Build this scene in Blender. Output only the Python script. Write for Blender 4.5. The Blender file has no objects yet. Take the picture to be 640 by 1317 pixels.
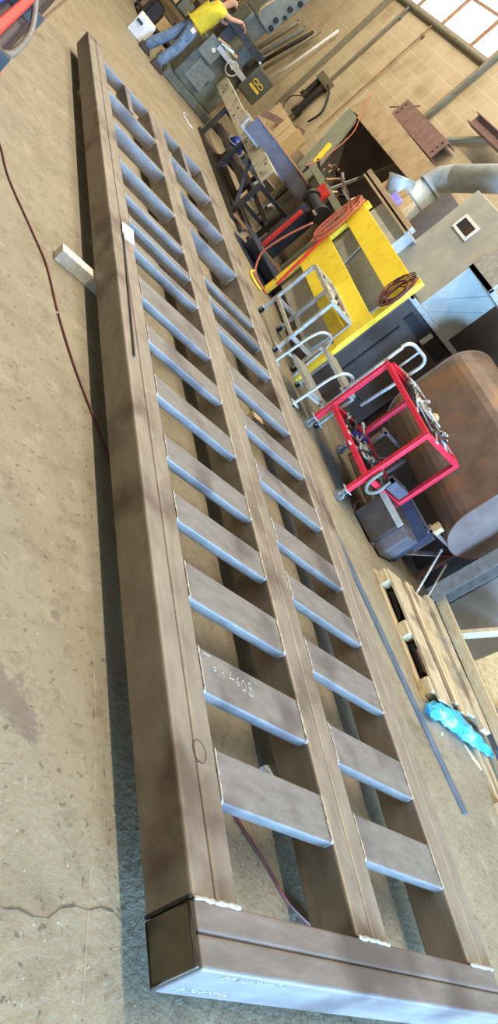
import bpy, bmesh, math, random
from mathutils import Vector, Matrix, Euler

random.seed(7)
sc = bpy.context.scene
COL = sc.collection

# ------------------------------------------------------------------ camera
cam_data = bpy.data.cameras.new('camera')
cam = bpy.data.objects.new('camera', cam_data)
COL.objects.link(cam)
cam_data.sensor_fit = 'VERTICAL'
cam_data.sensor_height = 36.0
cam_data.lens = 36.0 * 1009.77 / 1317.0
cam_data.clip_end = 200
PITCH, ROLL, YAW = 1.2121, 0.9519, -0.7324
ROT = (Matrix.Rotation(YAW, 3, 'Z') @ Matrix.Rotation(PITCH, 3, 'X') @ Matrix.Rotation(ROLL, 3, 'Z'))
cam.matrix_world = Matrix.Translation((-1.9105, -0.6676, 1.8727)) @ ROT.to_4x4()
sc.camera = cam

# ------------------------------------------------------------------ world, lights, exposure
w = bpy.data.worlds.new('World'); sc.world = w; w.use_nodes = True
bg = w.node_tree.nodes['Background']
bg.inputs[0].default_value = (0.75, 0.82, 0.95, 1); bg.inputs[1].default_value = 0.08

def area(name, loc, rot, sx, sy, power, col, spread=180):
    l = bpy.data.lights.new(name, 'AREA'); l.shape = 'RECTANGLE'; l.size = sx; l.size_y = sy
    l.energy = power; l.color = col; l.spread = math.radians(spread)
    o = bpy.data.objects.new(name, l); COL.objects.link(o); o.location = loc; o.rotation_euler = rot
    return o
# long roof skylight strip running along the shop, an added soft fill under the roof for the right side, the open shop door behind the camera
area('roof_skylight', (0.25, 9.0, 7.3), (0, 0, 0), 0.16, 21, 1250, (1.0, 0.90, 0.74))
area('roof_fill', (2.2, 10.0, 7.3), (0, math.radians(-14), 0), 2.0, 18, 620, (1.0, 0.93, 0.80))  # added fill lamp that brightens the right side and block wall
area('shop_door_daylight', (2.7, -7.0, 1.15), (math.radians(90), 0, 0), 4.2, 2.0, 4600, (0.27, 0.55, 1.0))

sc.view_settings.view_transform = 'Standard'
sc.view_settings.look = 'None'
sc.view_settings.exposure = 0.0
sc.view_settings.gamma = 1.0
sc.view_settings.use_curve_mapping = False

# ------------------------------------------------------------------ materials
def lin(c):
    return tuple((v/12.92 if v <= 0.04045 else ((v+0.055)/1.055)**2.4) for v in [x/255 for x in c])
MATS = {}
def mat(name, c1, c2=None, rough=0.6, metal=0.0, scale=6.0, stretch=(1,1,1), bump=0.0, contrast=(0.35, 0.65), detail=6, emit=None, spec=None, c3=None, scale3=1.2):
    m = bpy.data.materials.new(name); m.use_nodes = True
    nt = m.node_tree; b = nt.nodes['Principled BSDF']
    b.inputs['Roughness'].default_value = rough; b.inputs['Metallic'].default_value = metal
    if spec is not None: b.inputs['Specular IOR Level'].default_value = spec
    a = lin(c1)+(1,)
    if c2 is None: c2 = tuple(x*0.82 for x in c1)
    geo = nt.nodes.new('ShaderNodeNewGeometry')
    mp = nt.nodes.new('ShaderNodeMapping'); mp.inputs['Scale'].default_value = stretch
    nt.links.new(geo.outputs['Position'], mp.inputs['Vector'])
    n = nt.nodes.new('ShaderNodeTexNoise'); n.inputs['Scale'].default_value = scale; n.inputs['Detail'].default_value = detail
    n.inputs['Roughness'].default_value = 0.65
    nt.links.new(mp.outputs['Vector'], n.inputs['Vector'])
    r = nt.nodes.new('ShaderNodeValToRGB')
    r.color_ramp.elements[0].position = contrast[0]; r.color_ramp.elements[1].position = contrast[1]
    r.color_ramp.elements[0].color = a; r.color_ramp.elements[1].color = lin(c2)+(1,)
    nt.links.new(n.outputs['Fac'], r.inputs['Fac'])
    out = r.outputs['Color']
    if c3 is not None:
        n3 = nt.nodes.new('ShaderNodeTexNoise'); n3.inputs['Scale'].default_value = scale3; n3.inputs['Detail'].default_value = 8
        nt.links.new(geo.outputs['Position'], n3.inputs['Vector'])
        r3 = nt.nodes.new('ShaderNodeValToRGB'); r3.color_ramp.elements[0].position = 0.52; r3.color_ramp.elements[1].position = 0.68
        nt.links.new(n3.outputs['Fac'], r3.inputs['Fac'])
        mx = nt.nodes.new('ShaderNodeMix'); mx.data_type = 'RGBA'
        nt.links.new(r3.outputs['Color'], mx.inputs[0]); nt.links.new(out, mx.inputs[6]); mx.inputs[7].default_value = lin(c3)+(1,)
        out = mx.outputs[2]
    nt.links.new(out, b.inputs['Base Color'])
    if bump > 0:
        bp = nt.nodes.new('ShaderNodeBump'); bp.inputs['Strength'].default_value = bump; bp.inputs['Distance'].default_value = 0.02
        nt.links.new(n.outputs['Fac'], bp.inputs['Height']); nt.links.new(bp.outputs['Normal'], b.inputs['Normal'])
    if emit:
        b.inputs['Emission Color'].default_value = lin(emit[0])+(1,); b.inputs['Emission Strength'].default_value = emit[1]
    MATS[name] = m
    return m

STEEL = mat('mill_scale_steel', (160,148,132), (132,121,107), rough=0.5, metal=0.3, scale=5, stretch=(3,1,3), contrast=(.3,.7), c3=(104,88,76), scale3=2.4)
STEELR = mat('rung_steel', (148,143,137), (120,115,110), rough=0.48, metal=0.3, scale=7, stretch=(1,3,3), contrast=(.3,.7), c3=(104,96,94), scale3=3.0)
STEELE = mat('end_steel', (142,132,124), (116,106,100), rough=0.48, metal=0.3, scale=5, stretch=(1,4,4), contrast=(.3,.7), c3=(98,87,82), scale3=2.0)
CAPM = mat('cap_plate_steel', (118,106,86), (78,68,56), rough=0.45, metal=0.3, scale=7, contrast=(.3,.7), c3=(52,45,38), scale3=7)
WELD = mat('weld_bead_steel', (208,203,194), (150,142,130), rough=0.4, metal=0.35, scale=60, bump=0.3)
DARKW = mat('weld_scorch', (60,54,48), (40,36,32), rough=0.5, metal=0.4, scale=20)
CHALK = mat('chalk', (216,210,200), (170,162,152), rough=0.9, scale=80)
WOOD = mat('pallet_wood', (210,188,148), (178,154,116), rough=0.8, scale=9, stretch=(6,1,6), bump=0.2, c3=(128,110,86), scale3=3)
WOODX = mat('weathered_pallet_wood', (206,188,152), (172,152,118), rough=0.85, scale=9, stretch=(7,1,7), bump=0.25, c3=(136,120,96), scale3=4)
WOODB = mat('brown_weathered_wood', (150,122,92), (120,96,72), rough=0.85, scale=9, stretch=(7,1,7), bump=0.2)
WOODP = mat('pale_pine', (222,200,158), (196,170,124), rough=0.75, scale=9, stretch=(5,1,5), bump=0.1)
WOODW = mat('white_painted_wood', (240,234,220), (214,205,184), rough=0.7, scale=14)
OSB = mat('chip_board', (206,178,128), (178,146,98), rough=0.8, scale=30, bump=0.1)
RED = mat('red_paint', (226,44,66), (200,36,56), rough=0.4, scale=8)
REDD = mat('bright_red_paint', (224,62,52), (190,44,40), rough=0.45, scale=8)
YEL = mat('yellow_paint', (254,228,66), (250,220,50), rough=0.5, scale=5, c3=(244,208,52), scale3=8)
ALU = mat('aluminium', (206,203,192), (172,169,160), rough=0.4, metal=0.4, scale=20)
ALUD = mat('grip_tread', (172,168,152), (130,126,114), rough=0.6, metal=0.4, scale=90, bump=0.5)
GALV = mat('galvanised_duct', (186,192,190), (160,168,168), rough=0.5, metal=0.12, scale=10)
GREYP = mat('grey_machine_paint', (176,174,160), (158,156,144), rough=0.55, scale=4, c3=(150,150,142), scale3=2.5)
GREYC = mat('pale_sheet_panel', (206,204,194), (180,178,170), rough=0.5, scale=5, bump=0.1)
BROWNP = mat('brown_grey_panel', (96,86,78), (78,70,64), rough=0.4, metal=0.2, scale=4)
DARK = mat('dark_steel', (62,58,54), (42,40,38), rough=0.5, metal=0.4, scale=8, c3=(80,66,54), scale3=3)
BLACK = mat('black_rubber', (30,30,30), (20,20,20), rough=0.7, scale=20)
DBLUE = mat('dark_blue_steel', (70,78,98), (50,56,72), rough=0.45, metal=0.3, scale=6)
TANK = mat('rusty_tank_steel', (128,108,92), (104,84,70), rough=0.5, metal=0.3, scale=3, c3=(142,104,70), scale3=2.2)
TANKE = mat('tank_end_primer', (124,104,92), (108,88,78), rough=0.6, metal=0.1, scale=6, c3=(130,110,98), scale3=5)
PRIM = mat('red_oxide_primer', (142,112,102), (118,90,82), rough=0.6, scale=8)
BEIGE = mat('beige_booth_panel', (188,166,130), (168,146,112), rough=0.6, scale=4, c3=(150,130,102), scale3=3)
GREENG = mat('grey_green_paint', (150,152,130), (130,132,112), rough=0.55, scale=5)
MGREEN = mat('machine_green_paint', (112,114,98), (90,92,78), rough=0.5, scale=6, c3=(74,76,66), scale3=4)
MGREY = mat('machine_grey_paint', (128,130,116), (104,106,94), rough=0.5, scale=8)
LOGOB = mat('gear_box_paint', (84,82,66), (70,68,56), rough=0.5, scale=6)
LOGOY = mat('logo_yellow', (226,190,50), (206,168,40), rough=0.5, scale=20)
TUBEB = mat('blue_reflecting_tube_steel', (112,110,116), (92,90,98), rough=0.45, metal=0.3, scale=8)
TANE = mat('rusty_flange', (170,130,92), (132,98,70), rough=0.65, scale=10)
PERF = mat('perforated_channel_paint', (196,190,166), (168,162,142), rough=0.5, scale=8, c3=(120,114,98), scale3=5)
ORANGE = mat('orange_cable', (206,118,84), (176,92,66), rough=0.6, scale=30)
REDC = mat('dark_red_cable', (120,58,46), (84,40,34), rough=0.6, scale=12)
WHITEP = mat('white_plastic', (236,234,226), (214,212,204), rough=0.5, scale=10)
PAPER = mat('white_paper', (244,244,240), (228,228,222), rough=0.8, scale=30)
CYAN = mat('cyan_plastic_wrap', (70,176,206), (44,140,180), rough=0.3, scale=24, bump=0.8, c3=(176,190,190), scale3=7)
GREYPL = mat('grey_plastic_wrap', (150,158,164), (112,120,128), rough=0.35, scale=30, bump=0.5)
BLUEP = mat('blue_plastic', (44,72,168), (30,50,130), rough=0.35, scale=8)
BFLAT = mat('blue_grey_flat_bar', (112,124,138), (86,96,110), rough=0.5, metal=0.3, scale=12, stretch=(1,.3,1))
PURPD = mat('dark_purple_steel', (70,54,66), (50,38,48), rough=0.5, scale=5)  # the cart deck's own dark purple
HOSEG = mat('grey_hose', (140,138,130), (112,110,104), rough=0.6, scale=20)
SKIN = mat('skin', (206,152,120), (190,136,106), rough=0.55, scale=12)
SHIRT = mat('yellow_shirt', (226,206,62), (204,182,44), rough=0.85, scale=7, bump=0.2)
JEAN = mat('blue_denim', (118,140,162), (86,104,126), rough=0.85, scale=14, bump=0.15)
SHOE = mat('brown_boot_leather', (84,66,52), (60,46,38), rough=0.6, scale=14)
HAIR = mat('brown_hair', (60,46,34), (44,34,26), rough=0.7, scale=30)
CONDU = mat('conduit_grey', (136,128,104), (116,108,88), rough=0.5, metal=0.3, scale=12)
COLUMNM = mat('column_paint', (142,134,108), (122,114,92), rough=0.5, scale=8)
PURPLEL = mat('violet_lit_part', (150,140,220), (60,60,120), rough=0.3, scale=40, emit=((150,130,255), 0.8))  # violet comes from base colour and a weak emission together

def floor_mat():
    m = bpy.data.materials.new('worn_concrete'); m.use_nodes = True; nt = m.node_tree; b = nt.nodes['Principled BSDF']
    geo = nt.nodes.new('ShaderNodeNewGeometry')
    def noise(s, d=8, vec=None, rough=.6):
        n = nt.nodes.new('ShaderNodeTexNoise'); n.inputs['Scale'].default_value = s; n.inputs['Detail'].default_value = d; n.inputs['Roughness'].default_value = rough
        nt.links.new(vec or geo.outputs['Position'], n.inputs['Vector']); return n
    def ramp(src, p0, p1, c0=(0,0,0,1), c1=(1,1,1,1)):
        r = nt.nodes.new('ShaderNodeValToRGB'); r.color_ramp.elements[0].position = p0; r.color_ramp.elements[1].position = p1
        r.color_ramp.elements[0].color = c0; r.color_ramp.elements[1].color = c1; nt.links.new(src, r.inputs['Fac']); return r
    def mix(f, a, bcol):
        x = nt.nodes.new('ShaderNodeMix'); x.data_type = 'RGBA'; nt.links.new(f, x.inputs[0]); nt.links.new(a, x.inputs[6])
        if isinstance(bcol, tuple): x.inputs[7].default_value = bcol
        else: nt.links.new(bcol, x.inputs[7])
        return x.outputs[2]
    base = ramp(noise(1.6).outputs['Fac'], .3, .7, lin((158,146,120))+(1,), lin((136,123,98))+(1,)).outputs['Color']
    base = mix(ramp(noise(7, 9, rough=.75).outputs['Fac'], .50, .66).outputs['Color'], base, lin((128,114,90))+(1,))
    base = mix(ramp(noise(4.3, 9, rough=.75).outputs['Fac'], .56, .70).outputs['Color'], base, lin((172,160,134))+(1,))
    base = mix(ramp(noise(26, 4).outputs['Fac'], .60, .68).outputs['Color'], base, lin((104,92,74))+(1,))
    base = mix(ramp(noise(55, 3).outputs['Fac'], .65, .72).outputs['Color'], base, lin((188,178,152))+(1,))
    base = mix(ramp(noise(.75, 10, rough=.7).outputs['Fac'], .60, .66).outputs['Color'], base, lin((114,100,80))+(1,))
    # dragged scratches along the shop
    mp = nt.nodes.new('ShaderNodeMapping'); mp.inputs['Scale'].default_value = (30, 1.2, 1); mp.inputs['Rotation'].default_value = (0,0,.12)
    nt.links.new(geo.outputs['Position'], mp.inputs['Vector'])
    base = mix(ramp(noise(1.0, 3, mp.outputs['Vector']).outputs['Fac'], .70, .76).outputs['Color'], base, lin((180,168,142))+(1,))
    wn = noise(9, 6, rough=.7)
    for cx, cy, rad, colr in ((-.50,.90,.12,(118,104,88)), (-.40,.80,.08,(118,104,88)), (-.27,1.32,.03,(120,106,90))):
        sub = nt.nodes.new('ShaderNodeVectorMath'); sub.operation = 'DISTANCE'; nt.links.new(geo.outputs['Position'], sub.inputs[0]); sub.inputs[1].default_value = (cx, cy, 0)
        ad = nt.nodes.new('ShaderNodeMath'); ad.operation = 'MULTIPLY_ADD'; nt.links.new(wn.outputs['Fac'], ad.inputs[0]); ad.inputs[1].default_value = rad*2.2; nt.links.new(sub.outputs['Value'], ad.inputs[2])
        dv = nt.nodes.new('ShaderNodeMath'); dv.operation = 'DIVIDE'; nt.links.new(ad.outputs[0], dv.inputs[0]); dv.inputs[1].default_value = rad*4
        base = mix(ramp(dv.outputs[0], .44, .50, (.8,.8,.8,1), (0,0,0,1)).outputs['Color'], base, lin(colr)+(1,))
    nt.links.new(base, b.inputs['Base Color'])
    rr = ramp(noise(3).outputs['Fac'], .3, .7, (.5,.5,.5,1), (.75,.75,.75,1)); nt.links.new(rr.outputs['Color'], b.inputs['Roughness'])
    bp = nt.nodes.new('ShaderNodeBump'); bp.inputs['Strength'].default_value = .45; bp.inputs['Distance'].default_value = .012
    nt.links.new(noise(30, 6).outputs['Fac'], bp.inputs['Height']); nt.links.new(bp.outputs['Normal'], b.inputs['Normal'])
    return m
FLOORM = floor_mat()

def block_mat():
    m = bpy.data.materials.new('painted_concrete_block'); m.use_nodes = True; nt = m.node_tree; b = nt.nodes['Principled BSDF']
    geo = nt.nodes.new('ShaderNodeNewGeometry'); sep = nt.nodes.new('ShaderNodeSeparateXYZ'); com = nt.nodes.new('ShaderNodeCombineXYZ')
    nt.links.new(geo.outputs['Position'], sep.inputs[0])
    nt.links.new(sep.outputs['Y'], com.inputs['X']); nt.links.new(sep.outputs['Z'], com.inputs['Y'])
    br = nt.nodes.new('ShaderNodeTexBrick'); nt.links.new(com.outputs[0], br.inputs['Vector'])
    br.inputs['Scale'].default_value = 1.0; br.inputs['Brick Width'].default_value = .5; br.inputs['Row Height'].default_value = .245
    br.inputs['Mortar Size'].default_value = .008; br.inputs['Mortar Smooth'].default_value = .3; br.inputs['Bias'].default_value = 0
    br.inputs['Color1'].default_value = lin((194,176,142))+(1,); br.inputs['Color2'].default_value = lin((184,166,132))+(1,); br.inputs['Mortar'].default_value = lin((206,190,156))+(1,)
    n = nt.nodes.new('ShaderNodeTexNoise'); n.inputs['Scale'].default_value = 1.3; n.inputs['Detail'].default_value = 7; nt.links.new(geo.outputs['Position'], n.inputs['Vector'])
    r = nt.nodes.new('ShaderNodeValToRGB'); r.color_ramp.elements[0].position = .5; r.color_ramp.elements[1].position = .72
    r.color_ramp.elements[0].color = (1,1,1,1); r.color_ramp.elements[1].color = (.72,.68,.6,1); nt.links.new(n.outputs['Fac'], r.inputs['Fac'])
    x = nt.nodes.new('ShaderNodeMix'); x.data_type = 'RGBA'; x.blend_type = 'MULTIPLY'; x.inputs[0].default_value = 1
    nt.links.new(br.outputs['Color'], x.inputs[6]); nt.links.new(r.outputs['Color'], x.inputs[7]); nt.links.new(x.outputs[2], b.inputs['Base Color'])
    b.inputs['Roughness'].default_value = .7
    return m
BLOCK = block_mat()
PLAINW = mat('plain_wall_paint', (186,164,122), (170,148,108), rough=.8, scale=2)
CEILM = mat('roof_deck', (168,160,146), (150,142,130), rough=.8, scale=2)
def glow_mat():
    m = bpy.data.materials.new('bright_translucent_pane'); m.use_nodes = True; nt = m.node_tree; b = nt.nodes['Principled BSDF']
    geo = nt.nodes.new('ShaderNodeNewGeometry'); n = nt.nodes.new('ShaderNodeTexNoise'); n.inputs['Scale'].default_value = 2.2; n.inputs['Detail'].default_value = 8
    nt.links.new(geo.outputs['Position'], n.inputs['Vector'])
    r = nt.nodes.new('ShaderNodeValToRGB'); r.color_ramp.elements[0].position = .56; r.color_ramp.elements[1].position = .74
    r.color_ramp.elements[0].color = (1,.97,.93,1); r.color_ramp.elements[1].color = (.86,.68,.50,1); nt.links.new(n.outputs['Fac'], r.inputs['Fac'])
    nt.links.new(r.outputs['Color'], b.inputs['Emission Color']); b.inputs['Emission Strength'].default_value = 1.15
    b.inputs['Base Color'].default_value = (.8,.78,.72,1)
    return m
GLOW = glow_mat()

# ------------------------------------------------------------------ mesh helpers
class MB:
    """collects shapes; build() links them as one mesh object"""
    def __init__(s): s.bm = bmesh.new()
    def _hex(s, pts):
        v = [s.bm.verts.new(p) for p in pts]
        for f in ((0,3,2,1),(4,5,6,7),(0,1,5,4),(1,2,6,5),(2,3,7,6),(3,0,4,7)): s.bm.faces.new([v[i] for i in f])
        return s
    def box(s, x0, x1, y0, y1, z0, z1):
        return s._hex([(x0,y0,z0),(x1,y0,z0),(x1,y1,z0),(x0,y1,z0),(x0,y0,z1),(x1,y0,z1),(x1,y1,z1),(x0,y1,z1)])
    def bar(s, a, b, w, h, up=(0,0,1), twist=0):
        a, b = Vector(a), Vector(b); d = (b-a).normalized(); u = Vector(up)
        if abs(d.dot(u)) > .98: u = Vector((1,0,0)) if abs(d.x) < .9 else Vector((0,1,0))
        r = d.cross(u).normalized(); u = r.cross(d)
        if twist:
            m = Matrix.Rotation(twist, 3, d); r = m@r; u = m@u
        P = []
        for c in (a, b):
            for i, j in ((-1,-1),(1,-1),(1,1),(-1,1)): P.append(c + r*(i*w/2) + u*(j*h/2))
        return s._hex(P)
    def tube(s, pts, r, n=10, closed=False, caps=True):
        pts = [Vector(p) for p in pts]; N = len(pts); rings = []; prev = None
        rr = r if isinstance(r, (list, tuple)) else [r]*N
        for i, p in enumerate(pts):
            if closed: t = (pts[(i+1)%N]-pts[i-1]).normalized()
            else: t = (pts[min(i+1,N-1)]-pts[max(i-1,0)]).normalized()
            if prev is None:
                u = Vector((0,0,1)) if abs(t.z) < .9 else Vector((1,0,0))
                u = (u - t*u.dot(t)).normalized()
            else:
                u = (prev - t*prev.dot(t)).normalized()
            prev = u; v = t.cross(u)
            rings.append([s.bm.verts.new(p + (u*math.cos(2*math.pi*k/n) + v*math.sin(2*math.pi*k/n))*rr[i]) for k in range(n)])
        for i in range(N if closed else N-1):
            A, B = rings[i], rings[(i+1)%N]
            for k in range(n): s.bm.faces.new((A[k], A[(k+1)%n], B[(k+1)%n], B[k]))
        if not closed and caps:
            s.bm.faces.new(rings[0][::-1]); s.bm.faces.new(rings[-1])
        return s
    def cyl(s, a, b, r, r2=None, n=20): return s.tube([a, b], [r, r if r2 is None else r2], n)
    def pipe(s, a, b, r, t, n=28):
        a, b = Vector(a), Vector(b); d = (b-a).normalized(); u = Vector((0,0,1)) if abs(d.z) < .9 else Vector((1,0,0))
        u = (u-d*u.dot(d)).normalized(); v = d.cross(u); R = []
        for c, q in ((a,r),(b,r),(b,r-t),(a,r-t)):
            R.append([s.bm.verts.new(c+(u*math.cos(2*math.pi*k/n)+v*math.sin(2*math.pi*k/n))*q) for k in range(n)])
        for i in range(4):
            A, B = R[i], R[(i+1)%4]
            for k in range(n): s.bm.faces.new((A[k], A[(k+1)%n], B[(k+1)%n], B[k]))
        return s
    def prism(s, outline, d):
        """outline: list of 3d points in a plane, extruded by vector d"""
        d = Vector(d); A = [s.bm.verts.new(p) for p in outline]; B = [s.bm.verts.new(Vector(p)+d) for p in outline]; n = len(A)
        s.bm.faces.new(A[::-1]); s.bm.faces.new(B)
        for i in range(n): s.bm.faces.new((A[i], A[(i+1)%n], B[(i+1)%n], B[i]))
        return s
    def recttube(s, a, b, w, h, t, up=(0,0,1)):
        a, b = Vector(a), Vector(b); d = (b-a).normalized(); u = Vector(up); r = d.cross(u).normalized(); u = r.cross(d); R = []
        for c, W, H in ((a,w,h),(b,w,h),(b,w-2*t,h-2*t),(a,w-2*t,h-2*t)):
            R.append([s.bm.verts.new(c+r*(i*W/2)+u*(j*H/2)) for i, j in ((-1,-1),(1,-1),(1,1),(-1,1))])
        for i in range(4):
            A, B = R[i], R[(i+1)%4]
            for k in range(4): s.bm.faces.new((A[k], A[(k+1)%4], B[(k+1)%4], B[k]))
        return s
    def ibeam(s, a, b, w, h, tf, tw, up=(0,0,1)):
        a, b = Vector(a), Vector(b); d = (b-a).normalized(); u = Vector(up); u = (u-d*u.dot(d)).normalized(); r = d.cross(u)
        prof = [(-w/2,-h/2),(w/2,-h/2),(w/2,-h/2+tf),(tw/2,-h/2+tf),(tw/2,h/2-tf),(w/2,h/2-tf),(w/2,h/2),(-w/2,h/2),(-w/2,h/2-tf),(-tw/2,h/2-tf),(-tw/2,-h/2+tf),(-w/2,-h/2+tf)]
        return s.prism([a+r*x+u*y for x, y in prof], b-a)
    def channel(s, a, b, w, h, t, up=(0,0,1), side=1):
        a, b = Vector(a), Vector(b); d = (b-a).normalized(); u = Vector(up); u = (u-d*u.dot(d)).normalized(); r = d.cross(u)*side
        prof = [(-w/2,-h/2),(w/2,-h/2),(w/2,-h/2+t),(-w/2+t,-h/2+t),(-w/2+t,h/2-t),(w/2,h/2-t),(w/2,h/2),(-w/2,h/2)]
        return s.prism([a+r*x+u*y for x, y in prof], b-a)
    def ball(s, c, r, sx=1, sy=1, sz=1, n=16):
        m = Matrix.Translation(c) @ Matrix.Diagonal((sx, sy, sz, 1))
        bmesh.ops.create_uvsphere(s.bm, u_segments=n, v_segments=max(6, n*2//3), radius=r, matrix=m); return s
    def build(s, name, m, parent=None, bevel=0, seg=2, smooth=False, jitter=0):
        if jitter:
            for v in s.bm.verts: v.co += Vector((random.uniform(-1,1), random.uniform(-1,1), random.uniform(-1,1)))*jitter
        bmesh.ops.recalc_face_normals(s.bm, faces=s.bm.faces)
        me = bpy.data.meshes.new(name); s.bm.to_mesh(me); s.bm.free()
        me.materials.append(m)
        if smooth:
            for p in me.polygons: p.use_smooth = True
        o = bpy.data.objects.new(name, me); COL.objects.link(o)
        if parent is not None:
            o.parent = parent; o.matrix_parent_inverse = parent.matrix_basis.inverted()
        if bevel:
            b = o.modifiers.new('bevel', 'BEVEL'); b.width = bevel; b.segments = seg; b.limit_method = 'ANGLE'; b.angle_limit = math.radians(40); b.harden_normals = False
        return o

def tag(o, label, cat, group=None, kind=None):
    o['label'] = label; o['category'] = cat
    if group: o['group'] = group
    if kind: o['kind'] = kind
    return o
def thing(name, label, cat, loc=(0,0,0), group=None):
    o = bpy.data.objects.new(name, None); COL.objects.link(o); o.location = loc; o.empty_display_size = .1
    bpy.context.view_layer.update() if False else None
    o.matrix_basis = Matrix.Translation(loc)
    return tag(o, label, cat, group)
def struct(o): o['kind'] = 'structure'; return o
def arc(c, u, v, r, a0, a1, n=8):
    c, u, v = Vector(c), Vector(u), Vector(v)
    return [c + u*(r*math.cos(a0+(a1-a0)*i/n)) + v*(r*math.sin(a0+(a1-a0)*i/n)) for i in range(n+1)]
def smoothpath(P, k=6):
    P = [Vector(p) for p in P]; out = []
    for i in range(len(P)-1):
        a, b, c, d = P[max(i-1,0)], P[i], P[i+1], P[min(i+2,len(P)-1)]
        for j in range(k):
            t = j/k
            out.append(.5*((2*b)+(c-a)*t+(2*a-5*b+4*c-d)*t*t+(3*b-a-3*c+d)*t**3))
    out.append(P[-1]); return out

# ------------------------------------------------------------------ the setting
WX = 5.0
struct(MB().box(-9, WX+.3, -8.5, 27, -.2, 0).build('floor', FLOORM))
WY0, WY1, WZ0, WZ1 = 12.62, 18.6, 4.34, 6.6
wr = MB()
wr.box(WX, WX+.3, -8.5, 27, 0, WZ0); wr.box(WX, WX+.3, -8.5, 27, WZ1, 7.5)
wr.box(WX, WX+.3, -8.5, WY0, WZ0, WZ1); wr.box(WX, WX+.3, WY1, 27, WZ0, WZ1)
struct(wr.build('wall_right', BLOCK))
struct(MB().box(-9, WX+.3, 27, 27.3, 0, 7.5).build('wall_back', PLAINW))
struct(MB().box(-9.3, -9, -8.5, 27.3, 0, 7.5).build('wall_left', PLAINW))
struct(MB().box(-9.3, WX+.3, -8.5, 27.3, 7.5, 7.7).build('ceiling', CEILM))
wf = struct(bpy.data.objects.new('window_1', None)); COL.objects.link(wf)
MB().box(WX+.12, WX+.16, WY0, WY1, WZ0, WZ1).build('pane', GLOW, wf)
mm = MB()
for y in (13.55, 14.95, 16.3, 17.5): mm.box(WX+.08, WX+.12, y-.03, y+.03, WZ0, WZ1)
for z in (5.0, 5.75): mm.box(WX+.085, WX+.118, WY0, WY1, z-.02, z+.02)
mm.build('mullion', TANE, wf)
sill = MB(); sill.box(WX-.03, WX+.1, WY0-.1, WY1, WZ0-.14, WZ0); sill.cyl((WX-.05, WY0-.2, WZ0-.08), (WX-.05, WY1, WZ0-.08), .05)
struct(sill.build('trim_1', COLUMNM))
col = MB(); col.ibeam((WX-.05, 12.36, 2.55), (WX-.05, 12.36, 7.5), .10, .09, .010, .010, up=(1,0,0))
struct(col.build('trim_2', COLUMNM, bevel=.004))
struct(MB().box(WX-.04, WX, 17.1, 17.35, 1.2, 7.4).build('trim_3', COLUMNM))

# ------------------------------------------------------------------ the welded steel frame
ZT, ZB = .29, .09
XL0, XL1, XM0, XM1, XR0, XR1 = 0, .226, .925, 1.160, 1.862, 2.108
YF = 9.34
fr = thing('welded_steelwork', 'long welded steel tube frame with cross rungs, lying on wood blocks on the concrete floor', 'steel frame', (0, 0, ZB))
def rail(x0, x1, y0, y1):
    m = MB(); xm = (x0+x1)/2; m.box(x0, xm, y0, y1, ZB, ZT); m.box(xm, x1, y0, y1, ZB, ZT); return m
rail(XL0, XL1, .2, YF+.52).build('side_rail', STEEL, fr, bevel=.015, seg=4)
rail(XM0, XM1, .2, YF+.02).build('center_rail', STEEL, fr, bevel=.015, seg=4)
rail(XR0, XR1, .2, YF+.02).build('side_rail', STEEL, fr, bevel=.015, seg=4)
eb = MB(); eb.box(.006, XR1, 0, .1, ZB, ZT); eb.box(.006, XR1, .1, .2, ZB, ZT)
EB = eb.build('end_beam', STEELE, fr, bevel=.013, seg=4)
cap = MB(); cap.box(-.008, .006, .008, .192, ZB+.008, ZT-.008); CAP = cap.build('end_cap', CAPM, fr, bevel=.004); CAP['label'] = 'dark square end cap plate'
cw = MB()
loop = [(-.004, .012, ZB+.012), (-.004, .188, ZB+.012), (-.004, .188, ZT-.012), (-.004, .012, ZT-.012)]
cw.tube(loop, .007, 8, closed=True); cw.build('weld_bead', DARKW, CAP, smooth=True)
cw = MB(); cw.tube([(-.003, .203, ZB+.01), (-.003, .203, ZT-.004)], .008, 8); cw.build('weld_bead', DARKW, fr)
def bead(m, a, b, r):
    a, b = Vector(a), Vector(b); n = max(4, int((b-a).length/.012)); P = []; R = []
    for i in range(n+1):
        P.append(a.lerp(b, i/n) + Vector((random.uniform(-1,1), random.uniform(-1,1), random.uniform(-.4,.4)))*.0025); R.append(r*random.uniform(.7, 1.3))
    m.tube(P, R, 6)
for x0, x1 in ((XL0, XL1), (XM0, XM1), (XR0, XR1)):
    m = MB(); bead(m, (x0+.01, .2, ZT-.002), (x1, .2, ZT-.002), .009); m.build('weld_bead', WELD, fr, smooth=True)

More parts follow.
